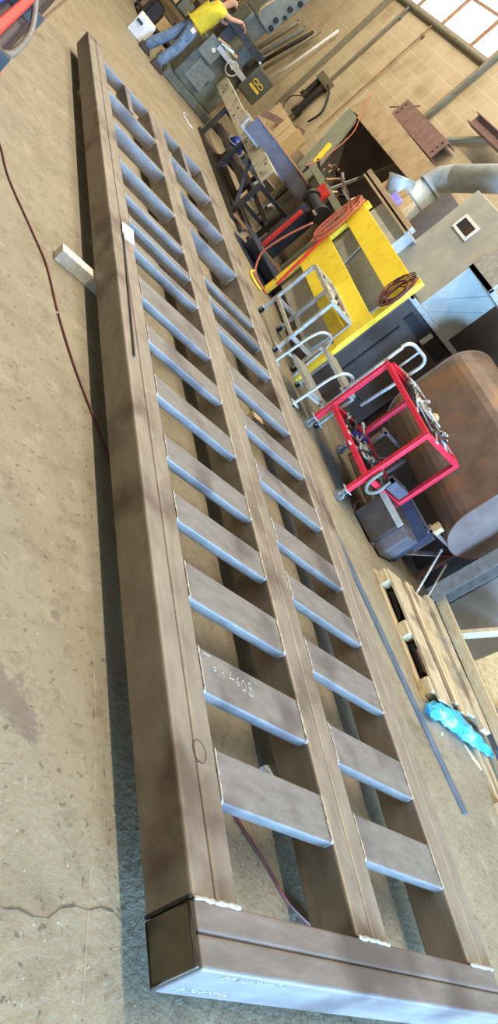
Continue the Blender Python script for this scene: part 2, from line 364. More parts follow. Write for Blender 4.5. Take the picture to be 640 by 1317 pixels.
random.seed(12)
for x0_, n_, z_ in ((.12, 16, ZT-.03), (.05, 12, ZB+.05)):
    m = MB(); P_ = []
    for i in range(n_*3): P_.append((x0_+.011*i/1.6+random.uniform(-.006,.006), -.0008, z_+random.uniform(-.014,.014)))
    m.tube(P_, .0015, 5); m.build('chalk_scribble', CHALK, EB)
def rung(x0, x1, y, w, t, mat_=STEELR):
    o = MB().box(x0-.002, x1+.002, y, y+w, ZT-.006-t, ZT-.006).build('rung', mat_, fr, bevel=.007, seg=3)
    zt = ZT-.004
    for x, s in ((x0, 1), (x1, -1)):
        m = MB(); bead(m, (x+s*.004, y+.004, zt-t+.004), (x+s*.004, y+.004, zt), .007)
        bead(m, (x+s*.004, y+.004, zt), (x+s*.004, y+w, zt), .005)
        m.build('weld_bead', WELD, o, smooth=True)
    return o
LR = [(.553,.21,.052),(1.008,.22,.052),(1.485,.22,.052),(1.966,.2,.052),(2.417,.2,.052),(2.971,.2,.052),(3.527,.2,.052),(4.066,.2,.06),
      (4.762,.11,.075),(5.21,.11,.09),(5.69,.11,.10),(6.42,.075,.13),(7.36,.075,.14),(8.27,.075,.14)]
RR = [(.53,.21,.052),(.98,.21,.052),(1.49,.21,.052),(1.96,.2,.052),(2.40,.2,.052),(2.945,.2,.052),(3.48,.2,.052),(3.995,.2,.06),
      (4.755,.11,.075),(5.20,.11,.10),(5.58,.11,.075),(6.54,.075,.15),(7.39,.075,.14),(8.37,.075,.14)]
firstrungs = []
for i, (y, wd, t) in enumerate(LR): firstrungs.append(rung(XL1, XM0, y, wd, t))
for y, wd, t in RR: rung(XM1, XR0, y, wd, t)
# narrow filler tubes welded behind the eighth pair of rungs
rung(XL1, XM0, 4.272, .09, .06); rung(XM1, XR0, 4.2, .08, .06)
for x0, x1 in ((XL1, XM0), (XM1, XR0)):
    rung(x0, x1, YF-.07, .07, .13)
    xm = (x0+x1)/2
    MB().box(xm-.035, xm+.035, 8.44, YF-.07, ZT-.15, ZT-.006).build('stub_tube', STEELR, fr, bevel=.005)
# chalk handwriting on the second rung of the left bay
GL = {'T': [[(0,1),(.6,1)],[(.3,1),(.25,0)]], 'b': [[(0,1),(.02,0)],[(.02,.1),(.3,0),(.45,.22),(.3,.45),(.02,.35)]], 'i': [[(.1,.5),(.1,0)],[(.1,.7),(.12,.76)]],
      'n': [[(0,.5),(.02,0)],[(.02,.35),(.2,.5),(.36,.4),(.38,0)]], '4': [[(.3,1),(0,.4),(.5,.42)],[(.4,.7),(.36,0)]], '6': [[(.42,.95),(.1,.6),(.02,.25),(.2,0),(.42,.15),(.38,.4),(.1,.38)]],
      '0': [[(.25,1),(.02,.6),(.06,.1),(.3,0),(.48,.4),(.42,.85),(.25,1)]], '8': [[(.45,.9),(.2,1),(.1,.75),(.42,.35),(.3,.02),(.05,.15),(.2,.5),(.42,.7),(.45,.9)]], ' ': []}
x = XL1+.035; y0 = 1.008
for c, s, dy in (('T',.075,.125),('b',.045,.135),('i',.04,.13),('n',.036,.13),(' ',.02,0),('4',.06,.115),('6',.048,.12),('0',.056,.108),('8',.07,.098)):
    if c != ' ':
        ch = MB()
        for st in GL[c]: ch.tube([(x+px*s, y0+dy+py*s, ZT-.0058) for px, py in st], .0016, 5)
        ch.build('chalk_letter', CHALK, firstrungs[1])
    x += .02 if c in 'i ' else .62*s+.006
# chalk ring drawn on the left rail
ring = MB(); ring.tube([(.135+.035*math.cos(a), .72+.045*math.sin(a), ZT+.0005) for a in [i*.3 for i in range(21)]], .0015, 5, closed=True); ring.build('chalk_mark', DARKW, fr)
# the flat strip with a turned up tab lying on the left rail
m = MB(); m.bar((.112, 4.82, ZT+.006), (.055, 3.16, ZT+.006), .012, .010)
bar_ = m.build('steel_rod', DARK); tag(bar_, 'thin dark steel rod lying along the top of the left frame rail', 'rod')
m = MB(); m.prism([(.105,4.74,ZT+.001),(.225,4.78,ZT+.001),(.215,4.98,ZT+.02),(.10,4.94,ZT+.02)], (0,0,.004))
tag(m.build('paper_tag', PAPER), 'white paper tag resting on the left frame rail by the rod end', 'tag')

# wooden blocks carrying the frame
def block(name, x0, x1, y0, y1, m, label, z1=ZB, rot=0):
    o = MB().box(x0, x1, y0, y1, 0.0, z1).build(name, m, bevel=.004, jitter=.002)
    return tag(o, label, 'wood block')
b = MB().box(-.27, .42, 4.27, 4.375, 0, ZB); b = b.build('wood_block', WOODW, bevel=.004); tag(b, 'white painted timber block sticking out from under the left frame rail', 'wood block')
def block2(x0, x1, y0, y1, label):
    o = MB().box(x0, x1, y0, y1, 0, ZB).build('wood_block', WOOD, bevel=.004); return tag(o, label, 'wood block')
block2(1.02, 1.38, .84, .97, 'short timber block under the center rail, seen through the second opening on the right')
block2(1.75, 2.2, 4.3, 4.4, 'timber block under the right frame rail opposite the white painted one')
block2(.05, .5, 8.3, 8.42, 'timber block under the far end of the left frame rail')
block2(1.7, 2.15, 8.3, 8.42, 'timber block under the far end of the right frame rail')
m = MB(); m.prism([(.93,.93,.05),(1.03,.98,.05),(1.01,1.04,.02),(.90,1.0,.02)], (0,0,.03)); tag(m.build('paper_scrap', PAPER), 'folded white paper scrap on the floor under the frame', 'paper')

# ------------------------------------------------------------------ cable on the floor at left, flat bar, floor litter
P = [(-1.2,6.2,.006),(-.83,5.4,.006),(-.75,5.24,.006),(-.66,4.85,.006),(-.44,4.35,.006),(-.33,4.07,.006),(-.24,3.6,.006),(-.12,3.15,.006),(.05,2.68,.006),(.2,2.2,.006),(.33,1.6,.006),(.42,1.15,.006),(.62,.8,.006),(.83,.56,.006),(.95,.42,.006),(1.2,.3,.006)]
m = MB(); m.tube(smoothpath(P), .0075, 8); tag(m.build('air_hose', REDC, smooth=True), 'thin dark red air hose snaking across the floor at left and under the frame', 'hose')
m = MB(); m.bar((2.74,3.80,.006), (3.31,1.36,.006), .095, .01); tag(m.build('flat_bar', BFLAT, bevel=.002), 'long blue grey steel flat bar on the floor right of the frame', 'flat bar')
for (x, y, a, l, wd), lab in zip([(3.97,1.95,2.35,0.30,.06), (-.25,3.62,1.4,.05,.012), (2.55,1.72,2.0,.07,.02), (3.46,2.02,.5,.03,.02), (2.45,9.3,1.7,.3,.02)],
        ['pale wood splinter on the floor beside the blue plastic bag', 'tiny white scrap on the floor near the red air hose', 'pale wood chip on the floor beside the right frame rail', 'small paper bit on the floor between flat bar and blue bag', 'thin pale stick on the floor near the dark trough']):
    dx, dy = math.cos(a)*l/2, math.sin(a)*l/2
    m = MB(); m.prism([(x-dx, y-dy, .001), (x-dx*.2+dy/l*wd, y-dy*.2-dx/l*wd, .001), (x+dx, y+dy, .001), (x+dx*.3-dy/l*wd, y+dy*.3+dx/l*wd, .001)], (0,0,.008))
    tag(m.build('wood_splinter' if l > .1 else 'floor_scrap', WOODP if l > .06 else PAPER), lab, 'splinter' if l > .1 else 'scrap')
m = MB(); pts = []; 
for i in range(13):
    t = i/12; pts.append((-.62+.63*t, .235-.02*t+.035*math.sin(t*7+2.2)+.012*math.sin(t*23), .0))

for a, b, wd in zip(pts[:-1], pts[1:], [.006+.004*math.sin(i*2.1) for i in range(12)]):
    m._hex([(a[0],a[1]-wd/2,0),(b[0],b[1]-wd/2,0),(b[0],b[1]+wd/2,0),(a[0],a[1]+wd/2,0),(a[0],a[1]-wd/2,.0008),(b[0],b[1]-wd/2,.0008),(b[0],b[1]+wd/2,.0008),(a[0],a[1]+wd/2,.0008)])
cr = m.build('floor_crack', mat('crack_dirt', (112,100,82), (84,74,60), rough=.9, scale=20)); cr['kind'] = 'structure'; cr.name = 'trim_4'

random.seed(2)
for nm, Q in (('trim_5', [(-.075,1.44),(-.09,.75),(-.18,-.02)]), ('trim_6', [(.0,1.36),(-.02,.92),(-.07,.47)])):
    m = MB(); Q2 = smoothpath([(x, y, 0) for x, y in Q], 14)
    for a, b in zip(Q2[:-1], Q2[1:]):
        if random.random() < .35: continue
        wd = random.uniform(.0006, .0018); m._hex([(a.x-wd,a.y,0),(a.x+wd,a.y,0),(b.x+wd,b.y,0),(b.x-wd,b.y,0),(a.x-wd,a.y,.0006),(a.x+wd,a.y,.0006),(b.x+wd,b.y,.0006),(b.x-wd,b.y,.0006)])
    struct(m.build(nm, mat('scratch_dust_'+nm, (184,172,146), (160,148,122), rough=.9, scale=30)))

# ------------------------------------------------------------------ helper for rotated local frames
class Loc:
    def __init__(s, x, y, yaw): s.x, s.y, s.c, s.n = x, y, math.cos(yaw), math.sin(yaw)
    def __call__(s, lx, ly, z): return Vector((s.x+s.c*lx-s.n*ly, s.y+s.n*lx+s.c*ly, z))

def caster(parent, base, top, r=.05, m=HOSEG):
    x, y = base
    c = MB(); c.cyl((x-.014,y-.004,r), (x+.014,y+.004,r), r, n=20); wv = c.build('caster_wheel', m, parent, bevel=.004)
    c = MB(); c.bar((x-.022,y,r), (x-.022,y,top-.005), .004, .03, up=(0,1,0)); c.bar((x+.022,y,r), (x+.022,y,top-.005), .004, .03, up=(0,1,0)); c.box(x-.045,x+.045,y-.045,y+.045,top-.008,top); c.cyl((x-.026,y,r),(x+.026,y,r),.008)
    c.build('caster_fork', GALV, parent)

# ------------------------------------------------------------------ red tool cart
L = Loc(3.081, 4.351, .097); CL, CW, CH, CZL, CZB = 1.005, .604, 1.01, .352, .14
cart = thing('tool_cart', 'red square tube rolling cart loaded with hand tools beside the rusty tank', 'cart', tuple(L(.3,.5,0)))
def cbar(name, a, b, wd=.05): return MB().bar(a, b, wd, wd).build(name, RED, cart, bevel=.004)
for lx in (0, CW):
    for ly in (0, CL): cbar('post', L(lx,ly,CZB), L(lx,ly,CH+.02)); bx = L(lx,ly,0); caster(cart, (bx.x, bx.y), CZB)
for lx in (0, CW): cbar('top_rail', L(lx,.025,CH), L(lx,CL-.025,CH)); cbar('shelf_rail', L(lx,.025,CZL), L(lx,CL-.025,CZL))
for ly in (0, CL): cbar('top_rail', L(.025,ly,CH), L(CW-.025,ly,CH)); cbar('shelf_rail', L(.025,ly,CZL), L(CW-.025,ly,CZL))
m = MB(); m._hex([L(.02,.02,CH-.02),L(CW-.02,.02,CH-.02),L(CW-.02,CL-.02,CH-.02),L(.02,CL-.02,CH-.02),L(.02,.02,CH-.012),L(CW-.02,.02,CH-.012),L(CW-.02,CL-.02,CH-.012),L(.02,CL-.02,CH-.012)]); m.build('tray', DARK, cart)
m = MB(); m._hex([L(.02,.02,CZL-.02),L(CW-.02,.02,CZL-.02),L(CW-.02,CL-.02,CZL-.02),L(.02,CL-.02,CZL-.02),L(.02,.02,CZL-.012),L(CW-.02,.02,CZL-.012),L(CW-.02,CL-.02,CZL-.012),L(.02,CL-.02,CZL-.012)]); m.build('shelf', DARK, cart)
m = MB(); m.tube([L(.1,CL+.06,CH+.03), L(CW-.1,CL+.06,CH+.03)], .022, 12); m.build('push_handle', RED, cart)

def wrench(lf, lx, ly, z, a, l, m, label, group, tilt=0.0):
    o = MB(); d = Vector((math.cos(a), math.sin(a), 0)); c = lf(lx, ly, z)
    dd = Vector((d.x, d.y, math.sin(tilt))); A = c-dd*l/2; B = c+dd*l/2
    o.bar(A, B, .022, .009)
    n = Vector((-d.y, d.x, 0))
    for s in (1, -1): o.bar(B+n*.016*s, B+dd*.05+n*.022*s, .014, .012)
    o.pipe(A-dd*.02+Vector((0,0,-.006)), A-dd*.02+Vector((0,0,.006)), .026, .011, 14)
    return tag(o.build('wrench', m, bevel=.001), label, 'wrench', group)
def clamp(lf, lx, ly, z, a, l, m, label, group):
    o = MB(); d = Vector((math.cos(a), math.sin(a), 0)); n = Vector((-d.y, d.x, 0)); c = lf(lx, ly, z)
    o.tube([c-d*l/2, c-d*l/2+n*.1, c+n*.13, c+d*l/2+n*.1, c+d*l/2], .011, 8); o.cyl(c+d*(l/2), c-d*(l*.2), .007, n=8); o.cyl(c-d*(l*.2), c-d*(l*.24), .018, n=10)
    o.bar(c+d*(l/2+.07)-n*.05, c+d*(l/2+.07)+n*.05, .008, .008); o.cyl(c+d*(l/2), c+d*(l/2+.07), .007, n=8)
    return tag(o.build('c_clamp', m), label, 'clamp', group)
def rodtool(lf, lx, ly, z, a, l, r, m, name, label, cat, group, tilt=0):
    c = lf(lx, ly, z); d = Vector((math.cos(a)*math.cos(tilt), math.sin(a)*math.cos(tilt), math.sin(tilt)))
    o = MB(); o.cyl(c-d*l/2, c+d*l/2, r, n=10); o.cyl(c+d*(l/2-.06), c+d*l/2, r*1.9, n=10)
    return tag(o.build(name, m), label, cat, group)
G1, G2 = 'tools in the top tray of the red cart', 'tools on the lower shelf of the red cart'
random.seed(3)
tm = [ALU, DARK, GALV, ALU, DARK]
for i in range(11): wrench(L, random.uniform(.1,.5), .08+i*.082, CH+.005+random.uniform(0,.05), random.uniform(.2,2.6), random.uniform(.16,.26), tm[i%5], 'loose steel wrench in the heaped top tray of the red cart', G1, random.uniform(-.25,.25))
for i in range(7): clamp(L, random.uniform(.15,.42), .12+i*.12, CH+.04+random.uniform(0,.04), random.uniform(0,3.1), .17, tm[(i+1)%5], 'steel screw clamp in the heaped top tray of the red cart', G1)
for i in range(12): rodtool(L, random.uniform(.1,.5), .06+i*.077, CH+.03+random.uniform(0,.06), random.uniform(.4,2.7), random.uniform(.14,.26), random.uniform(.006,.013), tm[(i+2)%5], 'hand_punch', 'steel punch or chisel in the heaped top tray of the red cart', 'hand tool', G1, random.uniform(-.3,.3))
m = MB(); m.tube([L(.28,.36,CH+.05),L(.30,.36,CH+.10),L(.31,.36,CH+.115)], [.045,.045,.03], 14); tag(m.build('glue_bottle', OSB), 'tan plastic bottle standing at the near end of the top tray of the red cart', 'bottle')
m = MB(); m.bar(L(.05,.45,CH+.07), L(.2,.52,CH+.08), .02, .02); m.bar(L(.12,.44,CH+.075), L(.14,.54,CH+.075), .02, .02); tag(m.build('cross_handle', WHITEP), 'pale cross shaped handle on top of the tools in the red cart', 'handle')
for i in range(8): wrench(L, random.uniform(.1,.35), .1+i*.1, CZL+.005+random.uniform(0,.05), random.uniform(-.3,1.3), random.uniform(.2,.34), tm[i%5], 'loose steel wrench on the lower shelf of the red cart', G2, random.uniform(-.2,.2))
for i in range(4): clamp(L, random.uniform(.12,.3), .12+i*.2, CZL+.03+random.uniform(0,.03), random.uniform(.4,1.6), .2, tm[(i+1)%5], 'steel screw clamp on the lower shelf of the red cart', G2)
for i in range(7): rodtool(L, random.uniform(.1,.4), .1+i*.12, CZL+.03+random.uniform(0,.05), random.uniform(.3,1.5), random.uniform(.3,.45), .011, [ALU,PRIM,DARK][i%3], 'pry_bar', 'long bar tool on the lower shelf of the red cart', 'bar', G2, random.uniform(-.2,.2))
m = MB(); m.tube([L(.1,.62,CZL+.05), L(.34,.66,CZL+.06)], .022, 10); tag(m.build('torch_handle', BLUEP), 'dark blue handled tool on the lower shelf of the red cart', 'hand tool')

# ------------------------------------------------------------------ folded steel boxes in front of the cart
fb = thing('steel_box', 'folded grey steel box with a lip lying on the floor below the red cart', 'steel box', (3.65, 4.25, 0))
FB = Loc(3.5, 4.02, .3)
def hexloc(mb, lf, x0, x1, y0, y1, z0, z1): return mb._hex([lf(x0,y0,z0),lf(x1,y0,z0),lf(x1,y1,z0),lf(x0,y1,z0),lf(x0,y0,z1),lf(x1,y0,z1),lf(x1,y1,z1),lf(x0,y1,z1)])
hexloc(MB(), FB, 0, .30, 0, .36, 0.02, .36).build('body', mat('oily_steel_plate', (104,94,86), (84,76,70), rough=.35, metal=.5, scale=6), fb, bevel=.004)
hexloc(MB(), FB, -.012, .012, -.02, .38, .31, .37).build('lip', ALU, fb, bevel=.003)
hexloc(MB(), FB, .05, .30, -.13, 0, 0.02, .34).build('side_plate', mat('bare_plate', (128,120,120), (108,100,102), rough=.4, metal=.4, scale=6), fb, bevel=.004)
hexloc(MB(), FB, .30, .32, -.14, .38, .0, .46).build('end_plate', DBLUE, fb, bevel=.003)
ch2 = MB(); ch2.channel(FB(.40,-.14,.36), FB(.40,.46,.36), .07, .22, .008, side=-1); tag(ch2.build('steel_channel', TUBEB), 'dark blue grey steel channel resting on edge behind the folded steel box', 'channel')
m = MB(); m.box(3.80,3.96,4.05,4.7,.0,.25); tag(m.build('steel_block', DARK, bevel=.004), 'dark steel block on the floor under the blue grey channel', 'block')
ch3 = MB(); ch3.recttube(L(.2,-.04,.47), L(.46,-.04,.47), .09, .11, .006); ch3o = ch3.build('steel_tube_offcut', TUBEB); tag(ch3o, 'short blue grey tube offcut clamped at the near side of the red cart', 'tube')
# green grey hose hook
m = MB(); m.tube(smoothpath([L(.02,-.05,.5),L(.02,-.06,.34),L(.1,-.07,.27),L(.2,-.06,.32),L(.2,-.05,.48)]), .018, 10); tag(m.build('bent_hook', MGREY, smooth=True), 'bent grey steel hook hanging at the near side of the red cart', 'hook')
m = MB(); m.tube(smoothpath([(3.42,4.42,.01),(3.44,4.5,.06),(3.5,4.46,.1),(3.52,4.36,.05),(3.46,4.3,.01)]), .012, 8); tag(m.build('rusty_chain_end', PRIM, smooth=True), 'rusty looped strap at the floor corner of the folded steel box', 'strap')
m = MB(); m.ball((3.58,4.06,.02), .05, 1.3, .8, .5, 10); tag(m.build('rag', GREYC, jitter=.008), 'crumpled pale rag on the floor by the folded steel box', 'rag')

dm = thing('dark_cabinet', 'big dark brown steel cabinet standing against the wall behind the oval tank', 'cabinet', (4.8, 5.4, 0))
MB().box(4.62,4.96,3.95,7.6,.0,2.4).build('body', BROWNP, dm, bevel=.008)
m = MB(); m.box(4.608,4.625,5.9,5.93,.1,2.3); m.build('door_edge', DARK, dm)
# ------------------------------------------------------------------ oval tank on its stand
tank = thing('steel_tank', 'large rusty oval steel tank standing on a tube stand, right of the red cart', 'tank', (4.17, 4.9, .5))
R_ = .37
def oval(y, r, x=4.17, zc0=.88, zc1=1.42):
    out = []
    for i in range(17): a = math.pi + math.pi*i/16; out.append((x+r*math.cos(a), y, zc0+r*math.sin(a)))
    for i in range(17): a = math.pi*i/16; out.append((x+r*math.cos(a), y, zc1+r*math.sin(a)))
    return out
MB().prism(oval(3.96, R_), (0, 1.86, 0)).build('shell', TANK, tank, smooth=False)
MB().prism(oval(3.935, R_+.006), (0, .025, 0)).build('end_plate', TANKE, tank, bevel=.004)
MB().prism(oval(5.82, R_+.006), (0, .025, 0)).build('end_plate', TANKE, tank, bevel=.004)
st = thing('tank_stand', 'red oxide tube stand with cross bars under the oval tank', 'stand', (4.17, 4.3, 0))
for y in (4.12, 5.6):
    for x in (3.92, 4.44): MB().bar((x, y, 0), (x, y, .5), .05, .05).build('leg', PRIM, st, bevel=.003)
    MB().bar((3.92, y, .06), (4.44, y, .44), .012, .05, up=(0,1,0)).build('brace', PRIM, st)
    MB().bar((3.88, y, .49), (4.48, y, .49), .05, .04).build('cross_bar', PRIM, st)
MB().bar((3.92, 4.1, .035), (3.92, 5.6, .035), .05, .05).build('foot_rail', PRIM, st)
m = MB(); m.box(3.86,3.93,4.02,4.1,.5,.59); tag(m.build('wood_wedge', OSB), 'small tan wooden wedge under the left edge of the oval tank', 'wedge')
for (a, b, r), lab in zip([((3.92,3.52,.03),(4.16,4.02,.42),.012), ((4.02,3.45,.03),(4.32,3.96,.36),.010)], ['thin steel rod leaning toward the tank stand, the farther of two rods', 'thin steel rod with a bright tip leaning below the tank, the nearer of two rods']):
    m = MB(); m.cyl(a, b, r, n=10); m.cyl(b, Vector(b)+(Vector(b)-Vector(a)).normalized()*.03, r*1.5, r*.6, n=10); tag(m.build('steel_rod', ALU), lab, 'rod')
chn = MB()
for i in range(9):
    c = Vector((4.02+i*.024, 5.58-.004*i, 1.735+.006*i)); ax = i % 2
    u = Vector((1,0,0)); v = Vector((0,1,0)) if ax else Vector((0,0,1))
    chn.tube([c+u*(.022*math.cos(a))+v*(.014*math.sin(a)) for a in [k*math.pi/5 for k in range(10)]], .005, 6, closed=True)
tag(chn.build('steel_chain', ALU, smooth=True), 'bright steel chain draped over the top of the oval tank', 'chain')

# ------------------------------------------------------------------ aluminium trolley
T = Loc(2.81, 6.505, -.033); TL, TW, TH, TZ = .876, .35, .833, .274
tr = thing('aluminium_trolley', 'open aluminium tube trolley with a small top tray in front of the yellow frame', 'trolley', tuple(T(.2,.44,0)))
def tbar(name, a, b, wd=.04): return MB().bar(a, b, wd, wd).build(name, ALU, tr, bevel=.004)
for lx in (0, TW):
    for ly in (0, TL): tbar('post', T(lx,ly,.09), T(lx,ly,TH)); q = T(lx,ly,0); caster(tr, (q.x,q.y), .09, .035, BLACK)
for lx in (0, TW):
    tbar('top_rail', T(lx,.02,TH), T(lx,TL-.02,TH), .045); tbar('lower_rail', T(lx,.02,TZ), T(lx,TL-.02,TZ))
for ly in (0, TL): tbar('cross_rail', T(.02,ly,TZ), T(TW-.02,ly,TZ), .045); tbar('cross_rail', T(.02,ly,TH), T(TW-.02,ly,TH))
hexloc(MB(), T, .03, TW-.03, .03, TL-.03, TH-.03, TH-.02).build('tray', GREYC, tr)
for i in range(8):
    q = T(random.uniform(.1,.33), .12+i*.085, TH-.012); m = MB(); m.bar(q, q+Vector((random.uniform(-.06,.06), .07, .02)), .03, .02); tag(m.build('steel_offcut', [ALU,DARK,PRIM][i%3]), 'small steel offcut lying in the tray of the aluminium trolley', 'offcut', 'offcuts in the aluminium trolley tray')

# ------------------------------------------------------------------ rolling step ladder with hand rails
S = Loc(2.825, 5.456, .164); SL, SD, Z1, Z2 = .64, .2, .261, .53
sl = thing('rolling_steps', 'two step aluminium rolling ladder with curved hand rails behind the red cart', 'step ladder', tuple(S(.2,.3,0)))
for lx, z in ((0, Z1), (SD, Z2)):
    t_ = hexloc(MB(), S, lx, lx+.23, .02, SL-.02, z-.03, z).build('tread', ALUD, sl, bevel=.003)
    hexloc(MB(), S, lx-.008, lx, .02, SL-.02, z-.035, z+.004).build('nosing', ALU, t_)
for ly in (0, SL):
    m = MB(); m.tube(smoothpath([S(-.08,ly,.04), S(-.06,ly,.3), S(-.04,ly,.5), S(.02,ly,.62), S(.14,ly,.65), S(.22,ly,.56), S(.24,ly,.3), S(.26,ly,.06)], 5), .016, 10); m.build('side_frame', ALU, sl, smooth=True)
    m = MB(); m.bar(S(-.06,ly,.22), S(.26,ly,.22), .025, .025); m.bar(S(.16,ly,.49), S(.40,ly,.49), .025, .025); m.bar(S(.4,ly,.06), S(.4,ly,.5), .025, .025); m.build('side_brace', ALU, sl)
    for lx in (-.07, .4): q = S(lx,ly,0); caster(sl, (q.x,q.y), .07, .03, BLACK)
loop = [S(.22,0,.5), S(.22,0,.95), S(.22,0,1.2)] + arc(S(.32,0,1.2), (-1,0,0), (0,0,1), .1, 0, math.pi/2, 5) + arc(S(.5,0,1.2), (0,0,1), (1,0,0), .1, 0, math.pi/2, 5) + [S(.6,0,.95), S(.55,0,.5)]
m = MB(); m.tube(loop, .019, 12); m.build('guard_loop', ALU, sl, smooth=True)
m = MB(); m.cyl(S(.42,0,1.3), S(.42,0,1.05), .012, n=10); m.cyl(S(.42,.0,1.05), S(.6,.0,1.05), .012, n=10); m.build('guard_brace', ALU, sl)

# ------------------------------------------------------------------ yellow frame (steel gate) standing in front of the cabinet
YL = Loc(3.19, 6.324, -.049); YLEN, YH = 2.193, 1.68
yf = thing('yellow_guard_frame', 'tall yellow painted steel guard frame of broad horizontal slats', 'guard frame', tuple(YL(0,1.1,0)))
for ly in (0.05, YLEN-.05): MB().bar(YL(0,ly,0), YL(0,ly,YH), .11, .06, up=(1,0,0)).build('post', YEL, yf, bevel=.006)
for z0, z1 in ((.575, 1.06), (1.325, 1.62)):
    hexloc(MB(), YL, -.035, -.02, 0, YLEN, z0, z1).build('slat', YEL, yf, bevel=.004)
def coil(name, label, c, rx, rz, n, m, r=.008, seed=1):
    rnd = random.Random(seed); o = MB(); pts = []
    ox = oy = oz = 0; kx = kz = 1
    P = [(rnd.uniform(-.03,.03), rnd.uniform(-.05,.05), rnd.uniform(-.10,.06), rnd.uniform(.6,1.25), rnd.uniform(.65,1.2)) for _ in range(n+1)]
    for i in range(n*14):
        a = i*2*math.pi/14; t = i/14; k = int(t); f = t-k; A, B = P[k], P[k+1]; q = [A[u]+(B[u]-A[u])*f for u in range(5)]
        pts.append((c[0]-.09+q[0], c[1]+q[1]+rx*q[3]*math.cos(a), c[2]+q[2]+rz*q[4]*math.sin(a)+.02*math.sin(3*a+k)))
    o.tube(pts, r, 6); return tag(o.build(name, m, smooth=True), label, 'cable')
coil('cable_coil', 'reddish cable coil hanging on the near post of the yellow frame', (YL(0,.05,1.45).x, YL(0,.05,1.45).y, 1.42), .11, .20, 11, REDC, .007, 3)
coil('cable_coil', 'orange extension cable bundle draped along the far post of the yellow frame', (YL(0,YLEN,1.3).x, YL(0,YLEN,1.3).y, 1.28), .10, .36, 13, ORANGE, .010, 8)
m = MB(); m.tube(smoothpath([(3.02,8.52,1.0),(3.0,8.62,.75),(2.98,8.68,.5),(3.0,8.75,.25),(3.05,8.6,.06),(3.15,8.45,.02),(3.25,8.3,.02)]), .014, 8); tag(m.build('orange_cable', ORANGE, smooth=True), 'orange cable running down the far post of the yellow frame to the floor', 'cable')
m = MB(); m.tube(smoothpath([(3.03,8.58,.05),(2.98,8.5,.02),(3.0,8.3,.02),(3.1,8.2,.02)]), .016, 8); tag(m.build('yellow_strap', YEL, smooth=True), 'yellow strap end on the floor at the foot of the yellow frame', 'strap')
m = MB(); m.bar(YL(-.06,1.95,.2), YL(-.06,2.25,1.5), .03, .03); tag(m.build('red_pipe', REDD), 'red pipe standing against the far post of the yellow frame', 'pipe')

# ------------------------------------------------------------------ cabinet machine behind the yellow frame
cab = thing('dust_cabinet', 'big grey sheet metal dust cabinet with a square hatch and a brown lower body', 'cabinet', (4.0, 7.2, 0))
MB().box(3.45, 4.5, 6.62, 8.45, 0.0, 1.5).build('lower_body', BROWNP, cab, bevel=.006)
m = MB(); m.box(3.36, 4.55, 6.56, 6.62, 1.46, 1.52); m.box(3.36,3.45,6.56,8.6,1.48,1.52); m.build('rim', ALU, cab, bevel=.004)
m = MB(); m.box(3.62,4.42,6.6,6.625,1.28,1.40); m.build('dark_slot', BLACK, cab)
m = MB(); m.box(4.0,4.07,6.585,6.61,1.26,1.42); m.build('latch', ALU, cab, bevel=.003)
m = MB(); m.box(3.7,4.3,6.6,6.625,.3,.32); m.box(3.66,3.68,6.6,6.625,.25,1.2); m.build('panel_seam', DARK, cab)
up = MB(); up.prism([(3.6,6.6,1.52),(4.25,6.6,1.52),(4.25,6.6,2.72),(3.6,6.6,2.72)], (0,1.07,0)); up.build('hood', GREYP, cab, bevel=.008)
m = MB()
for a, b in (((3.6,6.598,1.6),(4.22,6.598,2.3)), ((3.75,6.598,1.55),(4.22,6.598,2.0))): m.bar(a, b, .006, .012, up=(0,1,0))
m.build('crease', mat('crease_paint', (150,158,164), (140,148,154), rough=.5, scale=6), cab)
m = MB(); m.recttube((3.585,7.23,2.365), (3.6,7.23,2.365), .38, .2, .035); m.build('hatch_frame', WHITEP, cab, bevel=.003)
m = MB(); m.box(3.592,3.598,7.075,7.385,2.29,2.44); m.build('hatch_glass', DARK, cab)
m = MB(); m.prism([(3.45,7.67,1.52),(3.45,8.6,1.52),(3.45,8.55,1.84),(3.45,7.67,1.84)], (.3,0,0)); m.build('side_panel', GREYC, cab, bevel=.004)
m = MB()
m._hex([(3.36,6.9,.2),(3.44,6.9,.2),(3.44,8.4,.2),(3.36,8.4,.2),(3.36,6.66,1.48),(3.44,6.66,1.48),(3.44,8.44,1.48),(3.36,8.44,1.48)]); m.prism([(3.36,7.7,.3),(3.36,8.4,.3),(3.32,8.3,1.4),(3.32,7.9,1.4)], (.02,0,0)); m.build('hopper', GREYP, cab, bevel=.003)
sh = MB(); sh.box(3.38, 3.62, 7.6, 9.3, 1.83, 1.86); sh.box(3.38,3.40,7.6,9.3,1.80,1.92); sh.build('shelf', BEIGE, cab, bevel=.003)
G3 = 'parts on the cabinet shelf'
for i in range(12):
    y = 7.68+i*.125; m = MB(); h = random.uniform(.03,.07); m.box(3.43, 3.43+random.uniform(.04,.1), y, y+random.uniform(.03,.08), 1.862, 1.862+h)
    tag(m.build('spare_part', [ALU,DARK,BEIGE,GALV][i%4], bevel=.004), 'small loose machine part on the shelf above the yellow frame', 'part', G3)
for i in range(3):
    m = MB(); y = 8.2+i*.3; m._hex([(3.5,y,1.862),(3.62,y,1.862),(3.62,y+.25,1.862),(3.5,y+.25,1.862),(3.53,y+.05,2.1),(3.6,y+.05,2.1),(3.6,y+.22,2.1),(3.53,y+.22,2.1)])
    tag(m.build('cardboard_scrap', OSB), ['tan cardboard scrap at the near end of the cabinet shelf', 'tan cardboard scrap at the middle of the cabinet shelf', 'tan cardboard scrap at the far end of the cabinet shelf'][i], 'cardboard')
m = MB(); m.box(3.46,3.56,8.36,8.58,1.87,2.0); vd = tag(m.build('violet_device', PURPLEL, bevel=.01), 'violet lit device beside the grey duct', 'device')  # violet glowing part of unknown use
